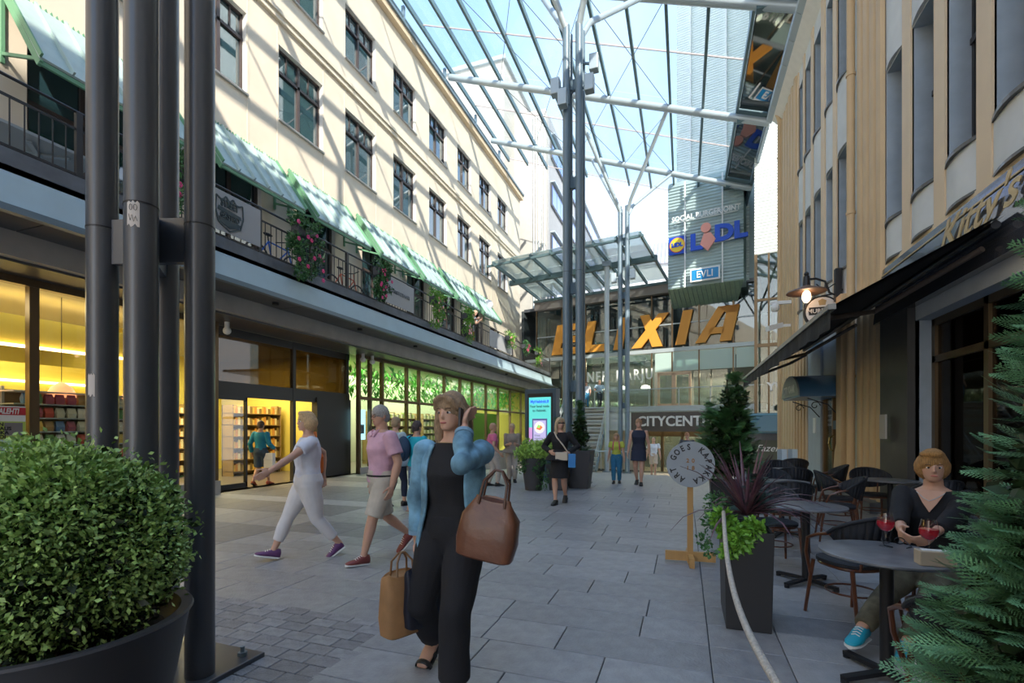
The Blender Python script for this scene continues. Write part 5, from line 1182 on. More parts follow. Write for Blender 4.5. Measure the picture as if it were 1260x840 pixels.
# bistro furniture
cane = mat('brown_cane', (.13, .045, .02), .3, var=.25, vs=12, coat=.3); weave = mat('black_weave', (.018, .02, .026), .55, bump=.5, bs=200)
def make_chair():
    t = thing('bistro_chair', 'x', 'chair', (0, 0, 0), 'bistro chairs on the terrace')
    q = MB(); n = 20; rings = []
    for k_, (z, s_) in enumerate(((.435, .9), (.44, 1), (.465, 1), (.472, .9))):
        rings.append([(.22*s_*math.copysign(abs(math.cos(a))**.7, math.cos(a)), .21*s_*math.copysign(abs(math.sin(a))**.7, math.sin(a)), z) for a in [2*math.pi*j/n for j in range(n)]])
    q.ring_loft(rings); q.build('seat', weave, t, smooth=True)
    q = MB(); q.tube([(.2*math.copysign(abs(math.cos(a))**.7, math.cos(a)), .19*math.copysign(abs(math.sin(a))**.7, math.sin(a)), .425) for a in [2*math.pi*j/20 for j in range(20)]], .014, 8, closed=True); q.build('seat_frame', cane, t, smooth=True)
    for sx_ in (-1, 1):
        q = MB(); q.tube([(sx_*.19, .17, .43), (sx_*.22, .22, 0)], [.016, .012], 8); q.build('leg', cane, t, smooth=True)
        q = MB(); q.tube([(sx_*.17, -.17, .43), (sx_*.2, -.25, 0)], [.016, .012], 8); q.build('leg', cane, t, smooth=True)
        q = MB(); q.tube([(sx_*.20, .185, .30), (sx_*.265, .16, .5), (sx_*.285, .12, .62), (sx_*.28, .02, .665), (sx_*.265, -.08, .69)], .013, 8); q.build('armrest', cane, t, smooth=True)
    q = MB(); q.tube([(.18*math.cos(a), .17*math.sin(a), .22) for a in [2*math.pi*j/16 for j in range(16)]], .008, 6, closed=True); q.build('stretcher_ring', cane, t, smooth=True)
    # hooped back rail with woven shell
    N = 17; top = []; bot = []
    for i in range(N):
        s_ = i/(N-1); a = math.pi*(1.0+s_); h = math.sin(math.pi*s_)
        top.append((.275*math.cos(a), -.06+.24*math.sin(a)-.02*h, .69+.15*h**.8)); bot.append((.25*math.cos(a), -.06+.20*math.sin(a), .665-.13*h**.7))
    q = MB(); q.tube(top, .014, 8); q.build('back_rail', weave, t, smooth=True)
    q = MB()
    for i in range(N-1): q.mesh([top[i], top[i+1], bot[i+1], bot[i]], [(0, 1, 2, 3)])
    ob = q.build('backrest', weave, t, smooth=2); md = ob.modifiers.new('thick', 'SOLIDIFY'); md.thickness = .012
    for sx_ in (-1, 1):
        q = MB(); q.tube([(sx_*.12, -.19, .43), (sx_*.14, -.235, .62)], .011, 6); q.build('back_strut', cane, t, smooth=True)
    return t
def make_table(r=.34):
    t = thing('cafe_table', 'x', 'table', (0, 0, 0), 'round tables on the terrace')
    q = MB(); q.tube([(0, 0, .722), (0, 0, .73), (0, 0, .74), (0, 0, .742)], [r-.01, r, r, r-.004], 48); q.build('table_top', mat('zinc_top', (.20, .21, .23), .35, var=.25, vs=9, metal=.3), t, smooth=True)
    q = MB(); q.cyl(0, 0, .04, .72, .035, 16); q.cyl(0, 0, .69, .722, .09, 16); q.build('pedestal', 'black', t, smooth=True)
    for a in (.5, 2.07, 3.64, 5.21):
        q = MB(); q.bar((0, 0, .045), (.29*math.cos(a), .29*math.sin(a), .03), .045, .025); q.cyl(.28*math.cos(a), .28*math.sin(a), 0, .03, .022, 10); q.build('foot', 'black', t)
    return t
c0 = make_chair(); t0 = make_table()
tabs = [(1.12, 3.43, 'nearest round grey table with two glasses of red drink'), (1.09, 5.3, 'second empty round table right of the square planter'), (1.27, 7.6, 'third round table behind the second one'), (2.2, 12.6, 'far round table carrying the open menus'), (2.75, 8.3, 'round table near the fluted wall pilaster'), (1.75, 9.9, 'round table between the third one and the menu table')]
for i, (x, y, s) in enumerate(tabs):
    t = t0 if i == 0 else dup(t0); t['label'] = s; put(t, (x, y, 0), .3*i)
def facing(fx, fy): return math.atan2(-fx, fy)
chs = [(1.22, 4.42, (-.5, .87), 'bistro chair with its back to the nearest table, facing the second table'), (.92, 5.95, (.15, -1), 'bistro chair behind the second table with its rounded back toward the street end'),
 (1.19, 2.62, (.1, 1), 'bistro chair nearest the viewer tucked under the near table'), (1.70, 4.28, (-.55, -.83), 'bistro chair the seated woman sits on'), (2.05, 3.2, (-1, .1), 'bistro chair at the right frame edge behind the cypress'),
 (1.9, 7.5, (-1, .1), 'bistro chair right of the third table'), (1.25, 8.3, (0, -1), 'bistro chair behind the third table'), (2.35, 9.9, (-1, .1), 'bistro chair right of the fourth table in line'), (1.75, 10.6, (.1, -1), 'bistro chair behind the fourth table in line'), (1.7, 9.2, (.1, 1), 'bistro chair before the fourth table in line'),
 (2.15, 8.35, (1, -.15), 'bistro chair turned left of the wall side table'), (2.95, 7.6, (-.2, 1), 'bistro chair under the dark restaurant window'), (2.75, 8.98, (0, -1), 'bistro chair by the fluted pilaster'), (2.2, 11.9, (0, 1), 'bistro chair before the menu table'), (1.2, 6.85, (0, 1), 'bistro chair between the second and third tables'), (2.6, 6.4, (.4, 1), 'bistro chair behind the seated woman'), (1.5, 12.6, (1, .1), 'far bistro chair left of the menu table')]
for i, (x, y, fd, s) in enumerate(chs):
    t = c0 if i == 0 else dup(c0); t['label'] = s; put(t, (x, y, 0), facing(*fd))
mn = mat('menu_paper', (.55, .68, .78), .5)
for i, (x, y, s) in enumerate(((2.1, 12.5, 'open pale blue menu standing on the far table, left one'), (2.32, 12.56, 'open pale blue menu standing on the far table, right one'))):
    t = thing('menu', s, 'menu', (x, y, .742)); q = MB(); q.prism([(x-.1, y, .744), (x, y+.06, .744), (x, y+.06, 1.0), (x-.1, y, 1.0)], (.004, -.006, 0)); q.build('cover', mn, t); q = MB(); q.prism([(x+.1, y, .744), (x, y+.06, .744), (x, y+.06, 1.0), (x+.1, y, 1.0)], (-.004, -.006, 0)); q.build('page', mn, t)
gm = glass('wine_glass', (.96, .97, .97), .1); wine = mat('red_drink', (.75, .02, .05), .1, emit=0, trans=.45, sub=0)
for i, (x, y, s) in enumerate(((1.17, 3.6, 'stemmed glass of red drink on the left of the near table'), (1.31, 3.40, 'stemmed glass of red drink on the right of the near table'))):
    t = thing('wine_glass', s, 'glass', (x, y, .742)); z = .742
    q = MB(); q.lathe([(.036, z), (.034, z+.003), (.006, z+.01), (.004, z+.03), (.004, z+.085), (.012, z+.095)], x, y, 24); q.build('stem', gm, t, smooth=True)
    q = MB(); q.ring_loft([[(x+r_*math.cos(a), y+r_*math.sin(a), z+h_) for a in [2*math.pi*j/28 for j in range(28)]] for r_, h_ in ((.008, .092), (.03, .105), (.046, .13), (.048, .145), (.042, .18), (.036, .21))], caps=False); q.build('bowl', gm, t, smooth=2)
    q = MB(); q.lathe([(.006, z+.096), (.028, z+.107), (.044, z+.131), (.0455, z+.145), (.0445, z+.158), (.0, z+.158)], x, y, 28); q.build('drink', wine, t, smooth=True)
t = thing('sunglasses', 'folded sunglasses lying on the near table', 'sunglasses', (1.22, 3.66, .742)); q = MB()
for dx in (-.035, .035): q.tube([(1.24+dx+.027*math.cos(a), 3.70, .765+.02*math.sin(a)) for a in [k_*.524 for k_ in range(12)]], .003, 6, closed=True)
q.tube([(1.18, 3.7, .77), (1.17, 3.62, .746), (1.2, 3.58, .746)], .003, 6); q.tube([(1.30, 3.7, .77), (1.31, 3.62, .746), (1.27, 3.58, .746)], .003, 6); q.build('frame', 'black', t)
t = thing('napkin_box', 'small beige wooden box on the edge of the near table', 'box', (1.27, 3.18, .742)); q = MB(); q.box(1.18, 1.34, 3.16, 3.24, .743, .82); q.build('box_body', mat('beige_wood', (.45, .38, .28), .6, var=.1), t, bevel=.004)
q = MB(); q.box(1.2, 1.32, 3.18, 3.22, .82, .823); q.build('napkins', 'white', t)
# ---------------- people ----------------
skin = mat('skin', (.58, .34, .24), .55, sub=.15, var=.04, vs=6); skin2 = mat('skin_tan', (.45, .24, .15), .55, sub=.1)
lipm = mat('lips', (.45, .13, .11), .4); eyem = mat('eye_dark', (.02, .015, .015), .15); eyew = mat('eye_white', (.7, .68, .65), .3)
def cloth(name, col, var=.12, vs=9, bump=.25, rough=.85): return mat('cloth_'+name, col, rough, var=var, vs=vs, bump=bump, bs=220)
def remesh(q, name, m, parent, vox, smooth=2, wrinkle=0, wf=9):
    """close the overlapping volumes into one continuous skin"""
    me = bpy.data.meshes.new('tmp'); me.from_pydata([tuple(v) for v in q.v], [], q.f)
    bm = bmesh.new(); bm.from_mesh(me)
    bmesh.ops.recalc_face_normals(bm, faces=bm.faces); bm.to_mesh(me); bm.free()
    o = bpy.data.objects.new('tmp', me); C.objects.link(o)
    md = o.modifiers.new('r', 'REMESH'); md.mode = 'VOXEL'; md.voxel_size = vox
    if smooth: ms = o.modifiers.new('s', 'SMOOTH'); ms.factor = .5; ms.iterations = smooth
    dg = bpy.context.evaluated_depsgraph_get(); out = bpy.data.meshes.new_from_object(o.evaluated_get(dg))
    bpy.data.objects.remove(o); bpy.data.meshes.remove(me)
    if wrinkle:
        nv = len(out.vertices); co = np.empty(nv*3); out.vertices.foreach_get('co', co); no = np.empty(nv*3); out.vertices.foreach_get('normal', no)
        co = co.reshape(-1, 3); no = no.reshape(-1, 3)
        x, y, z = co.T; s = wf
        h = np.sin(z*s*2.1+np.sin(x*s*1.7+1)*1.6+np.sin(y*s*1.3)*1.3)*.5+np.sin(z*s*3.7-x*s*2.3+np.sin(y*s*2.9+z*s)*1.4)*.35+np.sin((x+y)*s*3.1+z*s*.8)*.3
        co += no*(h*wrinkle)[:, None]; out.vertices.foreach_set('co', co.ravel())
    out.polygons.foreach_set('use_smooth', [True]*len(out.polygons)); out.materials.clear(); out.materials.append(m)
    o = bpy.data.objects.new(name, out); C.objects.link(o)
    if parent: o.parent = parent
    WL[o.as_pointer()] = (0, 0, 0); return o
V3 = Vector
def ik(a, t, l1, l2, pole):
    a = V3(a); t = V3(t); d = t-a; L = min(d.length, (l1+l2)*.999); dn = d.normalized(); t = a+dn*L
    c_ = max(-1, min(1, (l1*l1+L*L-l2*l2)/(2*l1*L))); p = V3(pole); p = (p-dn*p.dot(dn))
    p = p.normalized() if p.length > 1e-4 else V3((0, 1, 0)); return a+dn*(l1*c_)+p*(l1*math.sqrt(1-c_*c_)), t
def person(label, H=1.7, loc=(0, 0, 0), face=(0, -1), hip=None, lean=0, side=0, feet=((.09, .3, 0), (-.09, -.3, .08)), hands=((.28, .05, .78), (-.28, .05, .78)), poles=None,
           head=0, nod=0, fem=True, top='tshirt', topc=None, bot='trousers', botc=None, hair='long', hairc=(.45, .30, .15), sk=None, shoe=(.02, .02, .02), near=False, kn=None, heel=(0, 0), fat=1.0, curl=.5, hem=None, sleeve=None, toe=None, hair_m=None, footdir=None, bare=False):
    sk = sk or skin; t = thing('person', label, 'person', (0, 0, 0)); vox = .0075 if near else .012
    h = H; hz = hip if hip else .52*h; P = V3((0, 0, hz))
    Rm = Matrix.Rotation(-lean, 3, 'X') @ Matrix.Rotation(side, 3, 'Y')
    def T(p): p = V3(p)*1.0; return P+Rm @ (V3((p.x*h, p.y*h, (p.z-.52)*h)))
    sw = .092 if fem else .108; hw = .054
    # torso rings: z, rx, ry, y
    TR = [(.455, .060, .050, 0), (.50, .096, .068, -.004), (.53, .098, .070, -.004), (.58, .082, .060, 0), (.62, .076 if fem else .088, .056, 0), (.67, .084, .062, .002), (.715, .092, .070 if fem else .066, .006), (.76, .098, .060, 0), (.795, .092, .046, -.004), (.82, .055, .036, -.006), (.835, .034, .032, -.004)]
    if not fem: TR = [(z, rx*(1.08 if z > .6 else 1.0), ry*1.08, y) for z, rx, ry, y in TR]
    TR = [(z, rx*fat, ry*fat, y) for z, rx, ry, y in TR]
    def torso(q, off=0, z0=.455, z1=.836, flare=0):
        rings = []
        for z, rx, ry, y in TR:
            if z < z0-1e-6 or z > z1+1e-6: continue
            k = max(0, (.62-z)/.15)*flare
            rings.append([T((math.cos(a)*(rx+off+k), y+math.sin(a)*(ry+off+k), z)) for a in [2*math.pi*j/20 for j in range(20)]])
        q.ring_loft(rings)
    def chain(q, pts, rs_, n=12): 
        q.tube(pts, rs_, n); 
        for p, r_ in ((pts[0], rs_[0]), (pts[-1], rs_[-1])): q.ball(p, r_ if not isinstance(r_, tuple) else min(r_), 10, 6)
    q = MB(); torso(q)
    # neck and head
    nb = T((0, -.006, .825)); hc = T((0, .008, .925))
    q.tube([nb, T((0, .0, .885))], [.036*h*(1 if fem else 1.12), .031*h*(1 if fem else 1.15)], 14)
    Hr = Rm @ Matrix.Rotation(head, 3, 'Z') @ Matrix.Rotation(-nod, 3, 'X')
    def HT(p): return hc+Hr @ (V3(p)*h)
    HR = [(-.060, .016, .016, .030), (-.052, .026, .030, .020), (-.038, .034, .043, .008), (-.018, .0405, .050, .001), (.004, .0435, .0545, -.003), (.024, .0435, .055, -.005), (.044, .038, .048, -.006), (.060, .024, .030, -.006), (.067, .008, .010, -.006)]
    q.ring_loft([[HT((math.cos(a)*rx, y+math.sin(a)*ry, z)) for a in [2*math.pi*j/20 for j in range(20)]] for z, rx, ry, y in HR])
    q.ring_loft([[HT((x*w_, .050+y, z)) for x, y in ((-1, -.01), (-.4, yy), (.4, yy), (1, -.01))] for z, w_, yy in ((.008, .004, .004), (-.006, .006, .010), (-.016, .0085, .014), (-.021, .007, .004))])
    for s in (-1, 1): q.ball(HT((s*.0445, -.006, -.006)), (.006*h, .010*h, .016*h), 8, 6)
    q.ball(HT((0, .047, -.034)), (.013*h, .007*h, .006*h), 8, 5)
    # arms
    la, lf = .165*h, .150*h; arms = []
    for i, s in enumerate((1, -1)):
        S = T((s*(sw+.012), -.004, .79)); W_ = V3(hands[i]); pole = V3(poles[i]) if poles else V3((s*.3, -1, -.2))
        E, W2 = ik(S, W_, la, lf, pole); arms.append((S, E, W2))
        a0 = .034*h*(1 if fem else 1.15)
        chain(q, [S, S.lerp(E, .3), E, E.lerp(W2, .35), W2], [a0*.95, a0*.88, a0*.68, a0*.72, a0*.46])
        # hand
        fd = (W2-E).normalized(); hl = .105*h; up = V3((0, 0, 1)); pn = fd.cross(up); pn = V3((s, 0, 0)) if pn.length < .3 else pn.normalized()*s
        wd = fd.cross(pn).normalized()    # across the palm
        if wd.y < 0: wd = -wd
        q.tube([W2, W2+fd*hl*.25, W2+fd*hl*.5], [(.010*h, .016*h), (.011*h, .023*h), (.009*h, .024*h)], 10, side=pn)
        for f in range(4):
            o_ = wd*((f-1.5)*-.0125*h); L = hl*(.50, .54, .49, .40)[f]; p0 = W2+fd*hl*.46+o_; c_ = curl*(1+.1*f); d = fd.copy(); pts = [p0]
            for k_ in range(3):
                d = (d*math.cos(c_*.55)-pn*math.sin(c_*.55)).normalized() if True else d; p0 = p0+d*L*(.42, .33, .25)[k_]; pts.append(p0)
            q.tube(pts, [.0060*h, .0056*h, .0050*h, .0040*h], 8)
        th = W2+fd*hl*.15+wd*.018*h; q.tube([th, th+(fd*.7+wd*.6-pn*.3)*.026*h, th+(fd*1.4+wd*.75-pn*.7)*.030*h], [.009*h, .0068*h, .005*h], 8)
    # legs
    lt, ls = .245*h, .235*h; legs = []
    for i, s in enumerate((1, -1)):
        Hj = P+V3((s*hw*h, 0, -.01*h)); F = V3(feet[i]); A = F+V3((0, -.0*h, .045*h)); kp = V3(kn[i]) if kn else V3((s*.05, 1, 0))
        K, A2 = ik(Hj, A, lt, ls, kp); legs.append((Hj, K, A2))
        chain(q, [Hj, Hj.lerp(K, .35), K, K.lerp(A2, .3), A2.lerp(K, .15), A2], [.056*h*fat, .050*h*fat, .034*h, .034*h, .021*h, .021*h])
        fdv = V3(footdir[i]) if footdir else V3((s*.08, 1, -heel[i])); fdv.normalize(); fn_ = fdv
        fs_ = 1 if bare else .72; q.tube([A2-fn_*.015*h-V3((0, 0, .014*h)), A2+fn_*.04*h-V3((0, 0, (.022 if bare else .030)*h)), A2+fn_*.095*h-V3((0, 0, (.030 if bare else .036)*h))], [(.022*h*fs_, .022*h*fs_), (.019*h*fs_, .026*h*fs_), (.010*h*fs_, .022*h*fs_)], 10, side=(0, 0, 1))
        # footwear
        if near or True:
            sq = MB(); b = A2-V3((0, 0, .045*h)); up_ = fn_.cross(V3((1, 0, 0))).normalized(); up_ = up_ if up_.z > 0 else -up_; sd_ = fn_.cross(up_).normalized()
            def ring(y, w_, h0, h1, n_=14): return [b+fn_*(y*h)+sd_*(w_*h*math.cos(a))+up_*((h0+(h1-h0)*(.5+.5*math.sin(a)))*h) for a in [2*math.pi*j/n_ for j in range(n_)]]
            prof = [(-.038, .014, .004, .040), (-.030, .025, .001, .060), (-.005, .026, .0, .062), (.02, .026, .0, .056), (.05, .029, .0, .036), (.085, .028, .001, .027), (.108, .019, .004, .019), (.116, .008, .007, .013)]
            shc = mat('shoe_%d_%d_%d' % tuple(int(c*99) for c in shoe), shoe, .5)
            if bare:
                sq.ring_loft([ring(y, w_, -.004, .004) for y, w_, a_, b_ in prof]); sq.build('sandal_sole', shc, t)
                for yy, ww in ((.03, .027), (.075, .03)):
                    s2 = MB(); rr = [b+fn_*(yy*h)+sd_*(ww*h*math.cos(a))+up_*((.002+.036*math.sin(a)*(1-yy*3))*h) for a in [math.pi*j/10 for j in range(11)]]; s2.tube(rr, [(.010*h, .003*h)]*11, 6, side=fn_); s2.build('sandal_strap', shc, t)
            else:
                sh_ = None; sq.ring_loft([ring(*p) for p in prof]); sh_ = sq.build('shoe', shc, t, smooth=2)
                s2 = MB(); s2.ring_loft([ring(y, w_+.002, -.006, .009) for y, w_, a_, b_ in prof]); s2.build('sole', 'white' if near and sum(shoe) > .3 else 'black', sh_)
                if near:
                    for yy, hh in ((.022, .055), (.034, .050), (.046, .043), (.058, .037)): s2 = MB(); s2.tube([b+fn_*(yy*h)+sd_*(ww*h)+up_*(h2*h) for ww, h2 in ((-.014, hh-.005), (0, hh+.001), (.014, hh-.005))], .0022*h, 5); s2.build('lace', 'white', sh_)
    body = remesh(q, 'body', sk, t, vox, 2)
    # face
    if near or H > 1.3:
        for s in (-1, 1):
            e = MB(); e.ball(HT((s*.0175, .0425, .000)), (.0085*h, .006*h, .0052*h), 10, 6); e.build('eye', eyew, t, smooth=2)
            e = MB(); e.ball(HT((s*.0175, .0482, .000)), (.0040*h, .0022*h, .0040*h), 8, 5); e.build('iris', eyem, t, smooth=2)
            e = MB(); e.tube([HT((s*.009, .051, .0115)), HT((s*.018, .0505, .0145)), HT((s*.028, .044, .012))], .0016*h, 6); e.build('eyebrow', mat('brow', (.16, .09, .05), .8), t)
        e = MB(); e.ball(HT((0, .0515, -.0335)), (.0125*h, .004*h, .0038*h), 12, 6); e.build('lips', lipm, t, smooth=2)
    # hair
    hm = hair_m or mat('hair_%d_%d_%d' % tuple(int(c*99) for c in hairc), hairc, .6, var=.35, vs=30, bump=.6, bs=90, stretch=(6, 6, 1)); q = MB()
    if hair != 'bald':
        q.ball(HT((0, -.005, .0165)), (.0495*h, .0575*h, .0570*h), 20, 14)
        if hair == 'long': [q.tube([HT((s*.004, .046, .056)), HT((s*.030, .046, .040)), HT((s*.046, .026, .010))], [.010*h, .012*h, .010*h], 8) for s in (-1, 1)]
        if hair in ('short', 'bob', 'long', 'bun'): q.ball(HT((0, -.022, -.004)), (.0475*h, .044*h, .050*h), 18, 12)
        if hair == 'bob':
            q.ball(HT((0, -.018, -.008)), (.062*h, .055*h, .062*h), 18, 12); q.ball(HT((0.006, .026, .053)), (.040*h, .026*h, .018*h), 14, 8)
        if hair == 'long':
            for s in (-1, 1): q.tube([HT((s*.030, .012, .035)), HT((s*.047, .004, .0)), HT((s*.053, .006, -.05)), HT((s*.050, .010, -.10)), HT((s*.042, .012, -.135))], [.018*h, .017*h, .018*h, .015*h, .006*h], 10)
            q.tube([HT((0, -.045, .02)), HT((0, -.052, -.04)), HT((0, -.055, -.10)), HT((0, -.05, -.15))], [(.045*h, .02*h), (.05*h, .02*h), (.045*h, .018*h), (.02*h, .008*h)], 14, side=Hr @ V3((1, 0, 0)))
        if hair == 'bun': q.ball(HT((0, -.062, -.002)), .024*h, 10, 8); q.tube([HT((0, -.06, .0)), HT((0, -.07, -.05)), HT((0, -.062, -.075))], [.014*h, .012*h, .004*h], 8)
        remesh(q, 'hair', hm, t, .009 if near else .013, 1, .0018, 60)
    # clothes
    topm = cloth(*topc) if topc else None; botm = cloth(*botc) if botc else None
    if topm:
        q = MB(); z0 = {'crop': .56}.get(top, hem or .50); torso(q, .009, min(z for z, *_ in TR if z >= z0-.001), .825, .1 if top in ('loose', 'dress') else 0)
        if sleeve is None: sleeve = {'tshirt': .55, 'shirt': .62, 'long': 2, 'sleeveless': 0, 'dress': 2, 'jacket': 2, 'loose': 1.2}.get(top, .5)
        for (S, E, W2) in arms:
            a0 = .034*h*(1 if fem else 1.15)+.010
            if sleeve: q.ball(S, a0*1.02, 12, 8)
            if 0 < sleeve <= 1: q.tube([S, S.lerp(E, sleeve)], [a0*1.02, a0*1.08], 14)
            if sleeve > 1:
                w2 = E.lerp(W2, min(.93, sleeve-1)); q.tube([S, S.lerp(E, .5), E, E.lerp(w2, .5), w2], [a0, a0*.95, a0*.92, a0*.84, a0*.72], 14); q.ball(E, a0*.92, 10, 8)
        remesh(q, {'jacket': 'jacket', 'dress': 'dress_top'}.get(top, 'top'), topm, t, .011 if near else .014, 1, .0035 if near else .002, 10)
    if botm:
        q = MB()
        if bot in ('trousers', 'shorts', 'capri', 'wide', 'leggings'):
            o_ = {'wide': .024, 'leggings': .004, 'shorts': .013}.get(bot, .013); end = {'shorts': (.95, 0), 'capri': (1, .72), 'trousers': (1, .93), 'wide': (1, .88), 'leggings': (1, .75)}[bot]
            for z0, z1 in ((.455, .60),): torso(q, .010, .455, .585)
            for (Hj, K, A2) in legs:
                q.ball(Hj, .056*h*fat+o_*.6, 12, 8)
                if end[1]: e_2 = K.lerp(A2, end[1]); q.tube([Hj, Hj.lerp(K, .4), K, K.lerp(e_2, .5), e_2], [.058*h*fat+o_*.7, .052*h*fat+o_, .036*h+o_, .034*h+o_*1.1, .028*h+o_*(1.6 if bot == 'wide' else 1.0)], 16); q.ball(K, .036*h+o_, 10, 8)
                else: q.tube([Hj, Hj.lerp(K, .5), Hj.lerp(K, end[0])], [.058*h*fat+o_*.7, .052*h*fat+o_, .05*h+o_*1.1], 16)
        else:
            zz = {'mini': .37, 'skirt': .29, 'dressskirt': .30}.get(bot, .3); mid = (legs[0][1]+legs[1][1])/2; mid = V3((mid.x*.4, mid.y*.8, 0)); spread = abs(legs[0][1].y-legs[1][1].y)/2
            rings = []
            for z, rx, ry in ((.60, .082, .062), (.56, .092, .070), (.50, .106, .080), (.43, .108, .085), (.36, .112, .09), (zz, .118, .095)):
                f = max(0, min(1, (.52-z)/(.52-zz))); c_ = V3((0, 0, hz+(z-.52)*h))+mid*f*.7
                rings.append([c_+V3((math.cos(a)*rx*h*fat, math.sin(a)*(ry*h*fat+spread*.75*f), 0)) for a in [2*math.pi*j/24 for j in range(24)]])
            q.ring_loft(rings)
        remesh(q, {'shorts': 'shorts', 'leggings': 'leggings'}.get(bot, 'skirt' if bot in ('skirt', 'mini', 'dressskirt') else 'trousers'), botm, t, .011 if near else .014, 1, .005 if near and bot == 'wide' else .003, 8)
    t['_j'] = 0; del t['_j']
    put(t, loc, facing(*face))
    t_j = dict(arms=arms, legs=legs, T=T, HT=HT, t=t); return t_j
def toworld(J, p): # local point of a posed person in world space
    t = J['t']; return Matrix.Translation(t.location) @ Matrix.Rotation(t.rotation_euler.z, 4, 'Z') @ V3(p)
def tolocal(loc, face, p): return Matrix.Rotation(-facing(*face), 3, 'Z') @ (V3(p)-V3(loc))
hide = lambda *a: None
# 1 woman in denim jacket
L1 = (-1.28, 2.58, 0); F1 = (.05, -1)
J = person('woman in a faded denim jacket and black trousers holding a phone to her ear', 1.72, L1, F1, hip=.87, feet=((.22, -.20, .06), (-.10, .22, .0)), heel=(.5, 0), hands=((.24, -.02, .80), (-.115, .10, 1.47)), poles=((1, -.3, -.2), (-.35, .35, -1)), head=R(-12), nod=R(4),
    topc=('black_top', (.012, .012, .014)), top='sleeveless', hem=.50, bot='wide', botc=('black_trousers', (.012, .012, .015), .1, 5), hair='long', hairc=(.36, .24, .14), near=True, curl=.9, bare=True, shoe=(.02, .02, .02))
t = J['t']; q = MB(); rings = []
jm = cloth('denim', (.17, .34, .46), .5, 9)
T_ = J['T']; h = 1.72
for side_ in (-1, 1):        # open jacket: two front halves joined over the back
    q = MB()
    for z, rx, ry in ((.465, .128, .092), (.50, .124, .090), (.55, .112, .080), (.62, .104, .074), (.70, .110, .080), (.77, .110, .068), (.815, .075, .050)):
        pts = []
        for k_ in range(13):
            a = R(270)+side_*(R(-6)+R(150)*k_/12) if z > .6 else R(270)+side_*(R(-6)+R(138)*k_/12)
            pts.append((math.cos(a)*rx, math.sin(a)*ry-.002, z))
        rings = None; hide(pts); q.v += [tuple(T_(p)) for p in pts]
    for r_ in range(6):
        for k_ in range(12): i = r_*13+k_; q.f.append((i, i+1, i+14, i+13)); q.mi.append(0)
    o = q.build('jacket_half', jm, t, smooth=2); md = o.modifiers.new('s', 'SUBSURF'); md.levels = md.render_levels = 1; md = o.modifiers.new('t', 'SOLIDIFY'); md.thickness = .012; md.offset = 1
for (S, E, W2) in J['arms']:
    q = MB(); w2 = E.lerp(W2, .85); q.tube([S, S.lerp(E, .5), E, E.lerp(w2, .5), w2], [.072, .066, .062, .056, .05], 16); q.ball(S, .074, 14, 10); q.ball(E, .062, 12, 8); sl = remesh(q, 'jacket_sleeve', jm, t, .011, 1, .005, 14)
    q = MB(); q.tube([E.lerp(W2, .78), E.lerp(W2, .87)], .054, 16); q.build('cuff', cloth('denim_cuff', (.22, .36, .48)), sl)
q = MB(); ph_ = J['arms'][1][2]; q.bar(ph_+V3((.02, .0, -.01)), ph_+V3((.028, -.03, .11)), .012, .065, up=(0, 1, 0)); q.build('phone', 'black', t)
q = MB(); n_ = T_((0, .02, .80)); q.tube([T_((.05*math.cos(a), .0+.045*math.sin(a), .822)) for a in [2*math.pi*k_/16 for k_ in range(16)]], .002, 5, closed=True); q.build('necklace', 'gold', t)
def bag(name, label, pts_w, dx, dy, h_, col, loc, face, handle, cat='bag', taper=.85, rough=.5, lean_=(0, 0)):
    t = thing(name, label, cat, loc); q = MB(); n = 24; rings = []
    for k_, (z, s_) in enumerate(((0, .82), (.01, .95), (h_*.3, 1.03), (h_*.7, .96), (h_*.96, taper), (h_, taper*.96), (h_*.97, taper*.9))):
        rings.append([(dx*s_*math.copysign(abs(math.cos(a))**.45, math.cos(a))+lean_[0]*z, dy*s_*math.copysign(abs(math.sin(a))**.45, math.sin(a))*(1 if z < h_*.9 else .6)+lean_[1]*z, z+.012*math.sin(a*3)*(z > h_*.8)) for a in [2*math.pi*j/n for j in range(n)]])
    WL[t.as_pointer()] = (0, 0, 0); q.ring_loft(rings); q.build('bag_body', mat('bag_'+name+str(len(MT)), col, rough, var=.2, vs=7, bump=.3, bs=12), t, smooth=True)
    for s in (-1, 1):
        q = MB(); top = h_+handle; q.tube([(-dx*.45, s*dy*.5, h_*.9), (-dx*.4, s*dy*.4, h_+handle*.6), (-dx*.12, s*dy*.1, top), (dx*.12, s*dy*.1, top), (dx*.4, s*dy*.4, h_+handle*.6), (dx*.45, s*dy*.5, h_*.9)], .007, 6); q.build('handle', mat('bag_handle_%s' % name, [c*.6 for c in col], .5), t, smooth=True)
    put(t, loc, facing(*face)); return t
hw_ = toworld(J, J['arms'][0][2]); ew = toworld(J, J['arms'][1][1])
bag('paper_bag', 'brown paper shopping bag carried low by the denim jacket woman', None, .13, .075, .36, (.42, .22, .09), (hw_.x-.07, hw_.y-.06, hw_.z-.55), (.9, -.4), .12, taper=1.0, rough=.8)
bag('dark_carrier_bag', 'dark navy carrier bag held beside the brown paper bag', None, .13, .04, .34, (.015, .018, .03), (hw_.x+.06, hw_.y-.02, hw_.z-.50), (.9, -.5), .12, taper=1.0)
tb = bag('leather_tote', 'large brown leather tote hanging from the elbow of the denim jacket woman', None, .155, .075, .31, (.16, .065, .035), (ew.x+.12, ew.y+.02, .80), (.1, -1), .15, taper=.62, rough=.35)
tb.rotation_euler.y = R(-10)
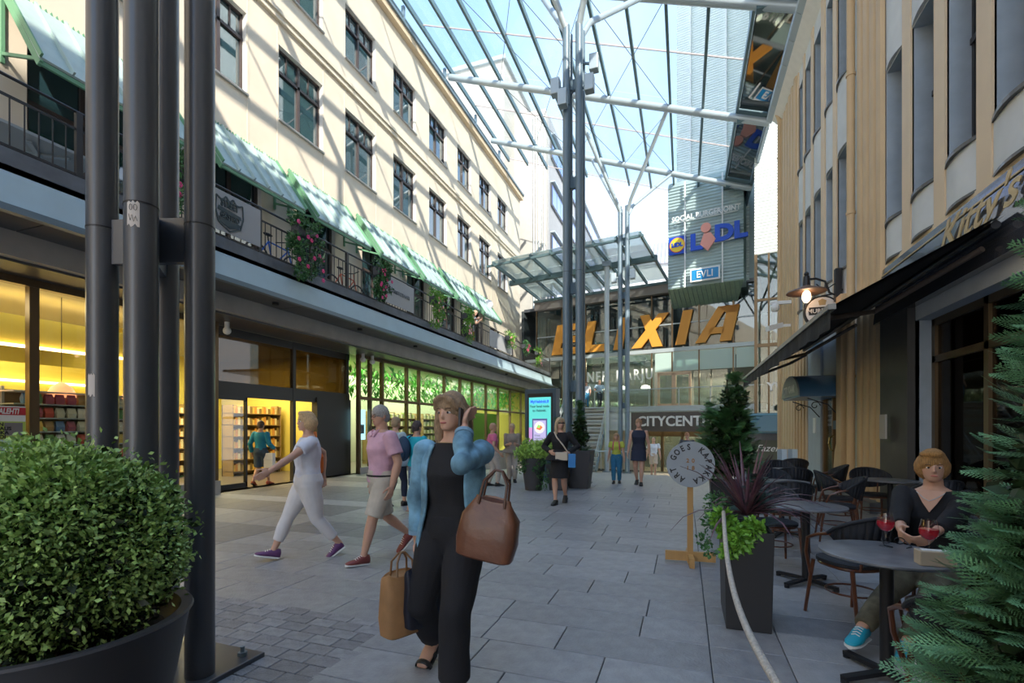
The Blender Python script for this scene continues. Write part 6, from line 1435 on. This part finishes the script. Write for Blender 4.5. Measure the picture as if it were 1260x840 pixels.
# 2 blonde woman in white
J = person('blonde woman in white t-shirt and cropped white trousers striding left with a swinging arm', 1.70, (-4.06, 4.48, 0), (-.62, -.78), hip=.86, feet=((.07, .36, .0), (-.07, -.34, .05)), heel=(-.25, .6), hands=((.27, -.22, .92), (-.32, .42, 1.03)), poles=((.5, -1, -.1), (-.4, -1, -.5)),
    topc=('white_tee', (.66, .68, .76)), top='tshirt', bot='capri', botc=('white_trousers', (.68, .66, .66), .05), hair='bob', hairc=(.62, .42, .22), near=True, shoe=(.12, .04, .14), fat=1.2, head=R(5), curl=.4)
t = J['t']; w_ = J['arms'][0]
b = thing('orange_bag', 'small orange shoulder bag behind the woman in white', 'bag', (0, 0, 0)); q = MB(); q.ring_loft([[(dx*.10*s_, dy*.05*s_, z) for dx, dy in ((-1, -1), (1, -1), (1, 1), (-1, 1))] for z, s_ in ((0, .85), (.02, 1), (.2, 1), (.24, .8))]); q.build('bag_body', mat('orange_leather', (.75, .16, .02), .5), b, bevel=.012); q = MB(); q.tube([(-.08, 0, .22), (-.05, .03, .5), (.05, .03, .5), (.08, 0, .22)], .006, 6); q.build('strap', mat('orange_leather', (.7, .2, .03)), b)
p = toworld(J, (.29, -.16, .93)); put(b, tuple(p), facing(-.62, -.78))
# 3 man in pink
J = person('grey haired man in a pink shirt, beige shorts and glasses walking left', 1.76, (-3.24, 4.72, 0), (-.5, -.86), hip=.90, feet=((.11, -.42, .12), (-.11, .26, 0)), heel=(.9, -.1), hands=((.30, -.05, .86), (-.31, .02, .85)), poles=((.4, -1, 0), (-.4, -1, 0)), fem=False,
    topc=('pink_shirt', (.66, .40, .50)), top='shirt', sleeve=.7, bot='shorts', botc=('beige_shorts', (.55, .50, .42)), hair='short', hairc=(.42, .40, .38), near=True, shoe=(.22, .05, .045), fat=1.05, nod=R(6), head=R(5))
t = J['t']; HT = J['HT']; q = MB()
for s in (-1, 1): q.tube([HT((s*.019+.013*math.cos(a), .054, .001+.009*math.sin(a))) for a in [2*math.pi*k_/12 for k_ in range(12)]], .0022, 6, closed=True); q.tube([HT((s*.032, .053, .003)), HT((s*.046, .0, .003))], .002, 5)
q.tube([HT((-.006, .057, .003)), HT((.006, .057, .003))], .002, 5); q.build('glasses', 'black', t)
T_ = J['T']; q = MB(); q.tube([T_((.094*math.cos(a), .072*math.sin(a), .535)) for a in [2*math.pi*k_/24 for k_ in range(24)]], (.004, .016), 6, closed=True) if False else q.tube([T_((.107*math.cos(a), .084*math.sin(a), .545)) for a in [2*math.pi*k_/24 for k_ in range(24)]], .011, 6, closed=True); q.build('belt', 'black', t)
q = MB()
for s in (-1, 1): q.prism([T_((s*.005, .055, .80)), T_((s*.035, .045, .828)), T_((s*.04, .03, .838)), T_((s*.03, .062, .79))], (0, .012, .004))
q.build('collar', MT['cloth_pink_shirt'], t)
# 4, 5 two women seen from behind
person('woman in a pale blue blouse and dark leggings walking away behind the pink shirted man', 1.70, (-5.14, 7.95, 0), (.15, 1), feet=((.08, .15, 0), (-.08, -.15, .04)), heel=(0, .4), hands=((.30, .25, 1.02), (-.25, .2, 1.0)), topc=('pale_blue', (.36, .46, .52)), top='loose', hem=.455, bot='leggings', botc=('navy_leggings', (.02, .03, .06)), hair='short', hairc=(.42, .30, .18), fat=1.08)
J = person('woman in a turquoise top and striped skirt seen from behind with a dark backpack', 1.62, (-4.42, 7.5, 0), (.2, 1), feet=((.07, .12, 0), (-.07, -.12, .03)), heel=(0, .3), hands=((.22, .25, 1.0), (-.24, .1, .95)), topc=('turquoise', (.01, .38, .50)), top='tshirt', bot='skirt', botc=('striped_skirt', (.10, .16, .26), .6, 22), hair='bun', hairc=(.07, .05, .05), shoe=(.3, .12, .06), bare=True)
bp_ = thing('backpack', 'dark navy backpack slung on the left shoulder of the turquoise topped woman', 'bag', (0, 0, 0)); q = MB(); q.ball((0, 0, .2), (.14, .09, .22), 16, 10); o = q.build('pack_body', cloth('navy_pack', (.02, .05, .10)), bp_, smooth=2); q = MB(); q.ball((0, -.08, .13), (.10, .05, .11), 12, 8); q.build('front_pocket', cloth('navy_pack', (.02, .05, .10)), bp_, smooth=2)
q = MB(); q.tube([(.06, .06, .38), (.08, .14, .45), (.08, .2, .36)], (.006, .016), 6) if False else q.tube([(.06, .06, .38), (.08, .14, .45), (.08, .2, .36)], .012, 6); q.build('strap', cloth('navy_pack', (.02, .05, .10)), bp_)
p = toworld(J, (-.15, -.17, .92)); put(bp_, tuple(p), facing(.2, 1))
# 6 woman in black dress
J = person('blonde woman in a black dress and sunglasses carrying a beige crossbody bag', 1.70, (-2.30, 9.35, 0), (.0, -1), feet=((.05, .18, 0), (-.06, -.2, .05)), heel=(0, .6), hands=((.16, .16, 1.02), (-.20, .14, 1.0)), poles=((1, -.6, -.4), (-1, -.6, -.4)), topc=('black_dress', (.012, .012, .014)), top='dress', bot='dressskirt', botc=('black_dress', (.012, .012, .014)), hair='long', hairc=(.55, .42, .26), head=R(35), curl=1.0)
t = J['t']; HT = J['HT']; q = MB(); q.tube([HT((-.04, .045, .002)), HT((0, .06, .002)), HT((.04, .045, .002))], [(.010, .004)]*3, 6, side=(0, 0, 1)); q.build('sunglasses', 'black', t)
q = MB(); T_ = J['T']; q.tube([T_((.06, .035, .825)), T_((.02, .075, .76)), T_((-.05, .08, .68)), T_((-.1, .06, .60))], .014, 6); q.build('bag_strap', mat('beige_leather', (.55, .48, .38), .5), t)
def small_bag(name, label, J, p, d, m, face): 
    b = thing(name, label, 'bag', (0, 0, 0)); q = MB(); q.box(-d[0], d[0], -d[1], d[1], 0, d[2]); q.build('bag_body', m, b, bevel=.012); q = MB(); q.box(-d[0]*1.02, d[0]*1.02, -d[1]*1.1, d[1]*.9, d[2]*.55, d[2]*1.02); q.build('flap', m, b, bevel=.01); put(b, tuple(toworld(J, p)), facing(*face))
small_bag('crossbody_bag', 'small beige crossbody bag held in front of the black dress', J, (-.08, .20, .86), (.12, .04, .15), MT['beige_leather'], (0, -1))
small_bag('blue_carrier_bag', 'bright blue and white carrier bag hanging from the black dressed woman hand', J, (-.27, .16, .72), (.07, .03, .26), mat('bag_blue', (.05, .25, .6), .4), (.3, -1))
# 7 child, 8 woman, 9, 10
J = person('girl in a yellow t-shirt and blue jeans with pink backpack straps', 1.36, (-1.72, 13.3, 0), (.05, -1), feet=((.06, .1, 0), (-.07, -.08, 0)), hands=((.22, .06, .62), (-.22, .06, .62)), topc=('yellow_tee', (.50, .55, .08)), top='tshirt', bot='trousers', botc=('blue_jeans', (.03, .17, .30)), hair='long', hairc=(.50, .32, .18))
q = MB(); T_ = J['T']
for s in (-1, 1): q.tube([T_((s*.055, .04, .825)), T_((s*.06, .075, .76)), T_((s*.065, .06, .66))], .014, 6)
q.build('backpack_strap', mat('pink_strap', (.65, .06, .2), .5), J['t'])
person('woman in a sleeveless navy dress and dark tights walking beside the girl', 1.74, (-1.12, 13.1, 0), (.0, -1), feet=((.06, -.15, .03), (-.07, .15, 0)), heel=(.3, 0), hands=((.27, .08, .84), (-.27, .0, .84)), topc=('navy_dress', (.02, .025, .05)), top='sleeveless', bot='mini', botc=('navy_dress', (.02, .025, .05)), hair='short', hairc=(.38, .22, .12), fat=1.05)
q = MB()
person('man in a white t-shirt and pale shorts near the mall entrance', 1.70, (-1.31, 22.8, gz(22.8)), (.1, -1), feet=((.07, -.1, 0), (-.07, .1, 0)), hands=((.3, .05, .8), (-.3, .05, .8)), fem=False, topc=('white_shirt', (.72, .74, .78)), top='tshirt', bot='shorts', botc=('pale_shorts', (.6, .48, .36)), hair='bald', sk=skin, hairc=(.3, .15, .08), shoe=(.5, .3, .2))
person('dark shirted man partly hidden behind the round sign by the mall doors', 1.76, (.10, 20.1, gz(20.1)), (-.3, -1), feet=((.07, -.1, 0), (-.07, .1, 0)), hands=((.25, .2, 1.0), (-.3, .1, .85)), fem=False, nod=R(15), topc=('dark_tee', (.05, .06, .08)), top='tshirt', bot='trousers', botc=('grey_trousers', (.1, .1, .12)), hair='short', hairc=(.35, .16, .08))
# 11.. further people
person('fair haired woman in a beige top standing left of the kiosk by the shop glass', 1.62, (-4.45, 12.6, 0), (.4, -1), feet=((.07, .03, 0), (-.07, .0, 0)), hands=((.1, .25, 1.05), (-.1, .25, 1.05)), topc=('beige_top', (.28, .24, .20)), top='loose', bot='trousers', botc=('pale_trousers', (.5, .45, .4)), hair='short', hairc=(.55, .40, .25))
person('person in a pink top mostly hidden behind the denim jacket woman', 1.62, (-4.62, 11.6, 0), (.7, .6), feet=((.07, .1, 0), (-.07, -.1, 0)), hands=((.25, .1, .85), (-.25, .1, .85)), topc=('hot_pink', (.62, .15, .28)), top='tshirt', bot='trousers', botc=('pale_trousers', (.5, .45, .4)), hair='short', hairc=(.5, .3, .2))
J = person('shopper in a turquoise jacket entering the lit shop doorway on the left', 1.68, (-10.35, 9.75, 0), (-.2, 1), feet=((.08, .2, 0), (-.08, -.2, .04)), heel=(0, .5), hands=((.24, .2, .95), (-.25, .0, .84)), topc=('teal_jacket', (.02, .25, .38)), top='long', bot='shorts', botc=('dark_shorts', (.05, .08, .12)), hair='short', hairc=(.12, .08, .06), shoe=(.4, .08, .04))
small_bag('shopping_bag', 'white shopping bag carried by the shopper in the lit doorway', J, (.26, -.02, .45), (.15, .05, .38), 'white', (0, 1))
J = person('man in a white shirt leaning on the terrace railing above the shops', 1.76, (-8.75, 18.9, 4.9), (1, -.1), lean=R(38), hip=.88, feet=((.1, -.15, 0), (-.1, -.2, 0)), hands=((.22, .62, 1.13), (-.1, .64, 1.13)), fem=False, topc=('bright_shirt', (.8, .8, .8)), top='shirt', bot='trousers', botc=('black_jeans', (.03, .03, .035)), hair='bald', hairc=(.4, .3, .2))
person('woman in white top and blue jeans at the upstairs stair head', 1.66, (-5.75, 30.2, 2.75), (0, -1), feet=((.07, .1, 0), (-.07, -.1, 0)), hands=((.25, .1, .85), (-.25, .1, .85)), topc=('white_top', (.7, .72, .75)), top='tshirt', bot='trousers', botc=('blue_jeans', (.03, .17, .30)), hair='short', hairc=(.2, .12, .08))
person('person in a light blue shirt upstairs right of the white topped woman', 1.72, (-4.95, 30.3, 2.75), (.5, -.8), feet=((.07, .1, 0), (-.07, -.1, 0)), hands=((.3, .2, 1.0), (-.3, .1, .9)), fem=False, topc=('light_blue_shirt', (.35, .5, .65)), top='shirt', bot='trousers', botc=('dark_trousers', (.05, .06, .09)), hair='short', hairc=(.25, .14, .08))
# seated woman
L2 = (1.68, 4.28, 0); F2 = (-.50, -.87)
def loc2(p): return tuple(tolocal(L2, F2, p))
J = person('seated woman with bobbed hair, black top and camouflage trousers at the near table', 1.68, L2, F2, hip=.53, lean=R(4), feet=(loc2((1.0, 3.70, 0)), loc2((1.24, 3.60, 0))), kn=((.1, .6, 1), (-.1, .6, 1)), hands=(loc2((1.30, 3.76, .765)), loc2((1.42, 3.72, .765))), poles=((1, -.4, -.6), (-1, -.4, -.6)), head=R(14), nod=R(3),
    topc=('black_vneck', (.008, .008, .010)), top='long', sleeve=1.75, hem=.50, bot='trousers', botc=('camouflage', (.13, .12, .08), .5, 11), hair='bob', hairc=(.42, .22, .07), near=True, shoe=(.02, .42, .58), fat=1.12, curl=.7)
t = J['t']; T_ = J['T']; q = MB(); q.prism([T_((-.045, .047, .822)), T_((.045, .047, .822)), T_((.0, .088, .735))], (0, .006, 0)); 
q = MB()
vs = [T_((x, y, z)) for x, y, z in ((-.048, .050, .826), (0, .058, .830), (.048, .050, .826), (.024, .074, .78), (0, .086, .742), (-.024, .074, .78))]
q.prism(vs, tuple((Matrix.Rotation(-R(4), 3, 'X') @ V3((0, .012, 0))))); q.build('neckline_skin', skin, t, bevel=.003)
q = MB(); q.tube([T_((-.045, .06, .82)), T_((-.02, .082, .80)), T_((0, .092, .79)), T_((.02, .082, .80)), T_((.045, .06, .82))], .002, 6); q.build('necklace', 'steel_l', t)
q = MB()
for (Hj, K, A2) in J['legs']: q.tube([K.lerp(A2, .70), K.lerp(A2, .80)], [.062, .06], 16)
q.build('rolled_cuffs', MT['cloth_camouflage'], t)
# companion whose trainer shows under the table
L3 = (2.05, 3.18, 0); F3 = (-1, .05)
def loc3(p): return tuple(tolocal(L3, F3, p))
person('companion mostly out of frame behind the cypress, one pale trainer showing', 1.78, L3, F3, hip=.53, fem=False, feet=(loc3((1.30, 3.45, 0)), loc3((1.22, 3.12, 0))), footdir=((.25, 1, 0), (0, 1, 0)), kn=((.1, .6, 1), (-.1, .6, 1)), hands=((.2, .25, .68), (-.2, .25, .68)), topc=('grey_sweater', (.12, .12, .13)), top='long', bot='trousers', botc=('olive_trousers', (.10, .10, .07)), hair='short', hairc=(.15, .1, .07), near=True, shoe=(.50, .48, .50), curl=.4)
